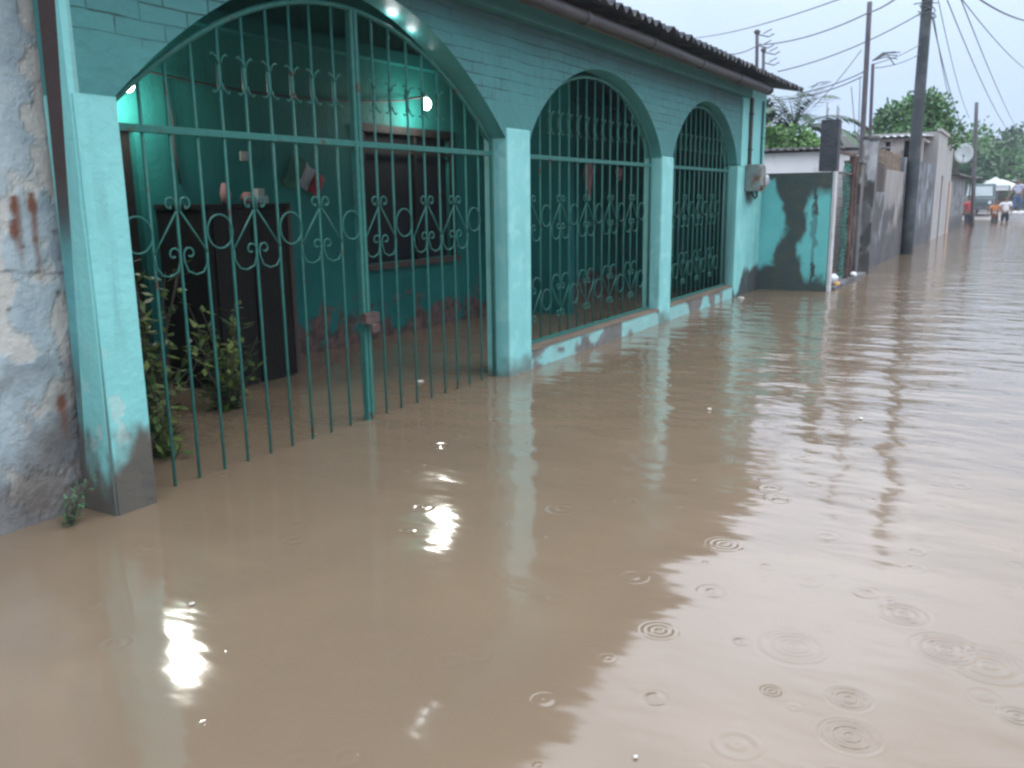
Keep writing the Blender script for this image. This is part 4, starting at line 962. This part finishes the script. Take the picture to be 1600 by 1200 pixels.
# ------------------------------------------------------------------ people and far street
M['skin'] = flat_mat('skin', (.20, .11, .07), .6); M['hair'] = flat_mat('hair', (.015, .012, .01), .7)
def skinmesh(name, pts, edges, mat, parent, lv=1):
    me = bpy.data.meshes.new(name); me.from_pydata([p[0] for p in pts], edges, []); me.materials.append(mat)
    o = bpy.data.objects.new(name, me); C.objects.link(o); o.parent = parent
    sk = o.modifiers.new('skin', 'SKIN'); sk.use_smooth_shade = True
    adj = {}
    for a, b_ in edges: adj.setdefault(a, []).append(b_); adj.setdefault(b_, []).append(a)
    seen = set()
    sv = me.skin_vertices[0].data
    for i, (p, r_) in enumerate(pts):
        sv[i].radius = (r_, r_) if not isinstance(r_, tuple) else r_
        sv[i].use_root = False
    for i in range(len(pts)):
        if i in seen: continue
        sv[i].use_root = True; st = [i]
        while st:
            k = st.pop()
            if k in seen: continue
            seen.add(k); st += adj.get(k, [])
    sb = o.modifiers.new('sub', 'SUBSURF'); sb.levels = lv; sb.render_levels = lv
    return o
def person(loc, rz_, label, shirt, trousers, h=1.68, stride=.12, arms=((.10, .0), (.10, .05)), sit=False, shorts=True):
    """local frame: faces +Y; feet at z=0"""
    e_ = empty('person', loc, label, 'person', 'people in the far street'); e_.rotation_euler = (0, 0, rz_); s = h/1.7
    V3 = lambda x, y, z: (x*s, y*s, z*s)
    hz = .92
    pts = [(V3(0, 0, hz), (.15*s, .11*s)), (V3(0, 0, 1.10), (.13*s, .10*s)), (V3(0, 0, 1.28), (.15*s, .11*s)), (V3(0, 0, 1.40), (.12*s, .09*s)), (V3(0, .01, 1.47), .055*s), (V3(0, .02, 1.55), .065*s), (V3(0, .02, 1.62), .088*s), (V3(0, .01, 1.69), .06*s),
           (V3(0, .10, 1.585), .018*s)]
    ed = [(0, 1), (1, 2), (2, 3), (3, 4), (4, 5), (5, 6), (6, 7), (6, 8)]
    def addc(chain, root):
        prev = root
        for c in chain:
            pts.append(c); ed.append((prev, len(pts)-1)) if prev is not None else None; prev = len(pts)-1
        return prev
    for sg in (-1, 1):   # ears
        addc([(V3(sg*.085, .01, 1.585), .016*s)], 6)
    hands = []
    for sg, (fw, out) in zip((-1, 1), arms):
        sh = (V3(sg*.18, 0, 1.39), .055*s); el = (V3(sg*(.24+out), -.02+fw*.3, 1.12), .042*s); wr = (V3(sg*(.25+out*1.3), .06+fw, .90), .028*s); pm = (V3(sg*(.25+out*1.3), .08+fw*1.05, .83), (.034*s, .02*s))
        addc([sh, el, wr, pm], 3); hands.append((sg, pm[0]))
    for sg in (-1, 1):
        fy = sg*stride
        addc([(V3(sg*.09, 0, .84), .085*s), (V3(sg*.10, fy*.6+.03, .48), .058*s), (V3(sg*.10, fy, .09), .038*s), (V3(sg*.105, fy+.08, .035), .035*s), (V3(sg*.11, fy+.17, .03), .028*s)], 0)
    for sg, c in hands:  # five short finger chains rooted in the palm
        for k, (dx, L) in enumerate(((-.024, .06), (-.008, .07), (.008, .075), (.022, .06))):
            cx = c[0]; prev = None
            addc([((cx+dx*.2*s, c[1]+dx*s, c[2]-.01*s), .009*s), ((cx+dx*.2*s, c[1]+(dx+.008)*s, c[2]-L*.6*s), .008*s), ((cx-sg*.012*s, c[1]+(dx+.015)*s, c[2]-L*s), .007*s)], None)
        addc([((c[0], c[1]+.02*s, c[2]+.02*s), .010*s), ((c[0]-sg*.02*s, c[1]+.05*s, c[2]-.01*s), .009*s), ((c[0]-sg*.025*s, c[1]+.055*s, c[2]-.035*s), .008*s)], None)
    skinmesh('body', pts, ed, M['skin'], e_, 1)
    sp_ = [(V3(0, 0, .88), (.175*s, .135*s)), (V3(0, 0, 1.10), (.16*s, .13*s)), (V3(0, 0, 1.28), (.175*s, .135*s)), (V3(0, 0, 1.41), (.13*s, .105*s))]; se = [(0, 1), (1, 2), (2, 3)]
    for sg, (fw, out) in zip((-1, 1), arms):
        n0 = len(sp_); sp_ += [(V3(sg*.19, 0, 1.385), .078*s), (V3(sg*(.225+out*.7), -.01+fw*.2, 1.20), .066*s)]; se += [(3, n0), (n0, n0+1)]
    skinmesh('shirt', sp_, se, shirt, e_, 1)
    tp_ = [(V3(0, 0, .93), (.165*s, .125*s)), (V3(0, 0, .85), (.16*s, .125*s))]; te = [(0, 1)]
    for sg in (-1, 1):
        fy = sg*stride; n0 = len(tp_); tp_ += [(V3(sg*.095, .01, .78), .105*s), (V3(sg*.10, fy*.6+.03, .50), .085*s)]; te += [(1, n0), (n0, n0+1)]
        if not shorts: tp_ += [(V3(sg*.10, fy, .12), .065*s)]; te += [(n0+1, n0+2)]
    skinmesh('shorts' if shorts else 'trousers', tp_, te, trousers, e_, 1)
    hr = MB(); hr.sphere((0, 0, 1.635*s), .098*s, 14, 9, (.92, 1.0, .95)); hr.v = [(a, b_-.012*s, c) if c > 1.60*s or b_ < 0 else (a*.9, b_*.5-.02, c) for a, b_, c in hr.v]
    o = hr.build('hair', M['hair'], None, smooth=True); o.parent = e_
    for sg in (-1, 1):
        ey = MB(); ey.sphere((sg*.032*s, .098*s, 1.60*s), .010*s, 8, 6); o = ey.build('eye', M['glassdark'], None); o.parent = e_
    mo = MB(); mo.box(-.022*s, .022*s, .094*s, .102*s, 1.532*s, 1.540*s); o = mo.build('mouth', M['pink'], None); o.parent = e_
    return e_
cm = lambda n, c: flat_mat(n, c, .85)
FACE = PI/2   # local +Y turned towards -X
q = P(1571, 346, Z=-.0); person((50.5, P(1571, 330, X=50.5).y, -.42), FACE, 'person in a white T-shirt and dark shorts wading down the middle of the far street', cm('white_shirt', (.72, .72, .76)), cm('dark_shorts', (.02, .03, .05)), 1.72)
q = P(1513, 330, X=50.0); person((50.0, q.y, -.42), FACE+.5, 'person in a red shirt and dark trousers at the far grey house wall', cm('red_shirt', (.42, .06, .08)), cm('dark_trousers', (.03, .03, .05)), 1.75, shorts=False)
q = P(1590, 310, X=52.5); person((52.5, q.y, .50), FACE-.3, 'person in a pale blue top standing on the raised white kerb at the right edge', cm('blue_shirt', (.42, .45, .58)), cm('blue_jeans', (.06, .10, .22)), 1.65, shorts=False)
# raised platform wall
q = P(1588, 330, X=51.5)
m = MB(); m.box(51.6, 57, q.y-6, q.y+.35, -.4, .48); tag(m.build('raised_kerb', M['white_edge'], None, bevel=.03), 'raised whitewashed platform at the right edge of the far street', 'platform')
# motorbike with rider
def motorbike(loc, rz_, label):
    e_ = empty('motorcycle', loc, label, 'motorcycle'); e_.rotation_euler = (0, 0, rz_)
    def ch(m, n, mat): o = m.build(n, mat, None, smooth=True); o.parent = e_; return o
    for yy in (-.62, .62):
        m = MB(); m.tube([(0, yy+.29*math.cos(2*PI*k/20), .31+.29*math.sin(2*PI*k/20)) for k in range(21)], .045, 8, cap=False)
        wv = ch(m, 'wheel', M['black'])
        m = MB(); m.tube([(-.05, yy, .31), (.05, yy, .31)], .05, 8)
        for k in range(8): m.tube([(0, yy, .31), (0, yy+.26*math.cos(k*PI/4), .31+.26*math.sin(k*PI/4))], .008, 4)
        ch(m, 'rim', M['concrete'])
    m = MB(); m.tube([(0, -.5, .72), (0, -.1, .74), (0, .25, .86), (0, .42, .80)], [.07, .11, .14, .08], 10); ch(m, 'tank', cm('red_enamel', (.35, .05, .04)))
    m = MB(); m.tube([(0, -.75, .80), (0, -.4, .80), (0, 0, .80)], [.08, .12, .09], 10); ch(m, 'seat', M['black'])
    m = MB(); m.box(-.14, .14, -.2, .2, .28, .6); ch(m, 'engine', M['dark_iron'])
    m = MB(); m.tube([(0, .62, .31), (0, .45, .95)], .03, 6); m.tube([(-.36, .30, 1.05), (-.1, .42, 1.0), (.1, .42, 1.0), (.36, .30, 1.05)], .018, 6); ch(m, 'handlebar', M['dark_iron'])
    m = MB(); m.sphere((0, .55, .90), .09, 12, 8); ch(m, 'headlight', M['cream'])
    return e_
q = P(1555, 330, X=50.6)
motorbike((50.6, q.y, -.42), FACE, 'small motorcycle in the flood beside the white-shirted person')
person((50.95, q.y, -.42), FACE, 'person in an orange and yellow vest over the motorcycle', cm('orange_vest', (.62, .24, .08)), cm('brown_trousers', (.07, .05, .05)), 1.55, arms=((.25, .08), (.25, .08)), shorts=False)
# van
def van(loc, rz_, label):
    e_ = empty('parked_van', loc, label, 'van'); e_.rotation_euler = (0, 0, rz_)
    def ch(m, n, mat, bevel=0, par=None): o = m.build(n, mat, None, bevel=bevel); o.parent = par or e_; return o
    prof = [(-2.1, .35), (-2.1, 1.75), (-1.9, 1.88), (.9, 1.88), (1.25, 1.75), (1.65, 1.10), (2.05, 1.0), (2.15, .8), (2.15, .35)]
    m = MB(); n = len(prof); w = .80
    m.v = [(-w*(.9 if z > 1.3 else 1), y, z) for y, z in prof]+[(w*(.9 if z > 1.3 else 1), y, z) for y, z in prof]
    m.f = [tuple(range(n))[::-1], tuple(range(n, 2*n))]+[(i, (i+1) % n, (i+1) % n+n, i+n) for i in range(n)]
    ch(m, 'body', cm('van_paint', (.07, .10, .11)), .04)
    m = MB(); m.add([(-.64, 1.30, 1.70), (.64, 1.30, 1.70), (.70, 1.645, 1.14), (-.70, 1.645, 1.14)], [(0, 1, 2, 3)]); m.v = [(a, b_+.015, c+.012) for a, b_, c in m.v]; ch(m, 'windscreen', flat_mat('wind_glass', (.32, .38, .40), .1))
    for sx in (-1, 1):
        m = MB(); m.tube([(sx*.6, 2.14, .78), (sx*.6, 2.18, .78)], .10, 12); ch(m, 'headlight', M['white'])
        for yy in (-1.4, 1.4):
            m = MB(); m.tube([(sx*.68, yy, .33), (sx*.86, yy, .33)], .33, 18); wv = ch(m, 'wheel', M['black'])
    m = MB(); m.box(-.78, .78, 2.151, 2.22, .38, .55); ch(m, 'bumper', M['concrete'])
    return e_
q = P(1528, 330, X=60); van((61.5, q.y, .14), FACE, 'dark van with a pale windscreen parked under the awnings at the end of the street')
# red kiosk sign / awnings
def awning(px, X, w, y_top, label, col, py0=None):
    q = P(px, y_top, X=X); e_ = empty('market_awning', (X, q.y, .1), label, 'awning', 'market awnings at the end of the street')
    hw = w/2; zt = q.z; ze = zt-.55
    m = MB(); ap = (X, q.y, zt); ring_ = []
    for a, b_ in ((-1, -1), (1, -1), (1, 1), (-1, 1)): ring_.append((X+a*hw, q.y+b_*hw, ze))
    low = [(x, y, z-.22) for x, y, z in ring_]
    m.add([ap]+ring_+low, [(0, 1, 2), (0, 2, 3), (0, 3, 4), (0, 4, 1), (1, 5, 6, 2), (2, 6, 7, 3), (3, 7, 8, 4), (4, 8, 5, 1)])
    o = m.build('canopy', cm('canvas_'+str(int(px)), col), e_); sm = o.modifiers.new('s', 'SOLIDIFY'); sm.thickness = .02
    for x, y, z in ring_:
        m = MB(); m.tube([(x, y, .1), (x, y, z)], .03, 6); m.build('post', M['concrete'], e_)
awning(1556, 66, 1.7, 276, 'larger white peaked awning in the middle of the far street', (.48, .51, .53))
awning(1566, 72, 2.8, 280, 'second white awning behind and right of the larger one', (.65, .68, .70))
awning(1530, 70, 2.0, 294, 'small red awning left of the white ones', (.50, .07, .07))
for px, X, lab in ((1510, 58, 'nearer flat tin lean-to roof past the grey house'), (1524, 62, 'farther flat tin lean-to roof past the grey house')):
    q = P(px, 277, X=X); e_ = empty('lean_to', (X, q.y, 0), lab, 'shed', 'tin lean-tos')
    m = MB(); m.box(X-1.2, X+1.2, q.y-.35, q.y+.5, q.z-.03, q.z); m.build('roof', M['tin'], e_)
    for dy in (-.3, .45): m = MB(); m.tube([(X-1.1, q.y+dy, 0), (X-1.1, q.y+dy, q.z-.03)], .04, 6); m.build('post', M['wood_brown'], e_)
# far end buildings
q = P(1535, 320, X=84); fb = empty('far_shop', (84, q.y, 0), 'low dim building closing the far end of the street', 'building')
obox('wall', 84, 88, q.y-6, q.y+4, 0, 2.4, 'concrete', fb); obox('roof', 83.6, 88.4, q.y-6.2, q.y+4.2, 2.402, 2.5, 'tin', fb)
for k in range(4): obox('shutter', 83.95, 83.99, q.y-4.6+k*2.1, q.y-3.2+k*2.1, .1, 2.0, 'wood_brown' if k % 2 else 'dark_iron', fb)

# floating bits
M['foam'] = flat_mat('foam', (.55, .52, .47), .6); M['deadleaf'] = flat_mat('dead_leaf', (.10, .06, .025), .6)
for px, py, z_, lab in ((1158, 466, .09, 'pale fleck of foam by the foot of the mould-stained end pilaster'), (1108, 640, .03, 'tiny foam fleck on the brown water in the reflection of the farthest arch'), (655, 597, .06, 'small foam fleck on the brown water just outside the widest gate'),
                       (300, 945, .02, 'foam fleck alone on the brown water at the lower left'), (993, 1185, .012, 'foam fleck nearest the bottom edge of the view'), (1345, 655, .03, 'foam fleck on the rippled sky reflection at the right')):
    q = P(px, py, Z=0); lump(q.x, q.y, q.z+.006, z_*.5, M['foam'], (1.3, 1, .35), px, 'foam_fleck', lab, 'foam', 'foam flecks on the flood')

# ------------------------------------------------------------------ haze
hz_ = MB(); hz_.box(-30, 130, -60, 60, -1.45, 14); ho = hz_.build('haze', None); ho['kind'] = 'stuff'
hm = bpy.data.materials.new('rain_haze'); hm.use_nodes = True; t = hm.node_tree; t.nodes.clear()
pv = t.nodes.new('ShaderNodeVolumePrincipled'); pv.inputs['Color'].default_value = (.85, .93, 1, 1); pv.inputs['Density'].default_value = .0011; pv.inputs['Anisotropy'].default_value = .2
oo = t.nodes.new('ShaderNodeOutputMaterial'); t.links.new(pv.outputs[0], oo.inputs['Volume']); ho.data.materials.append(hm)
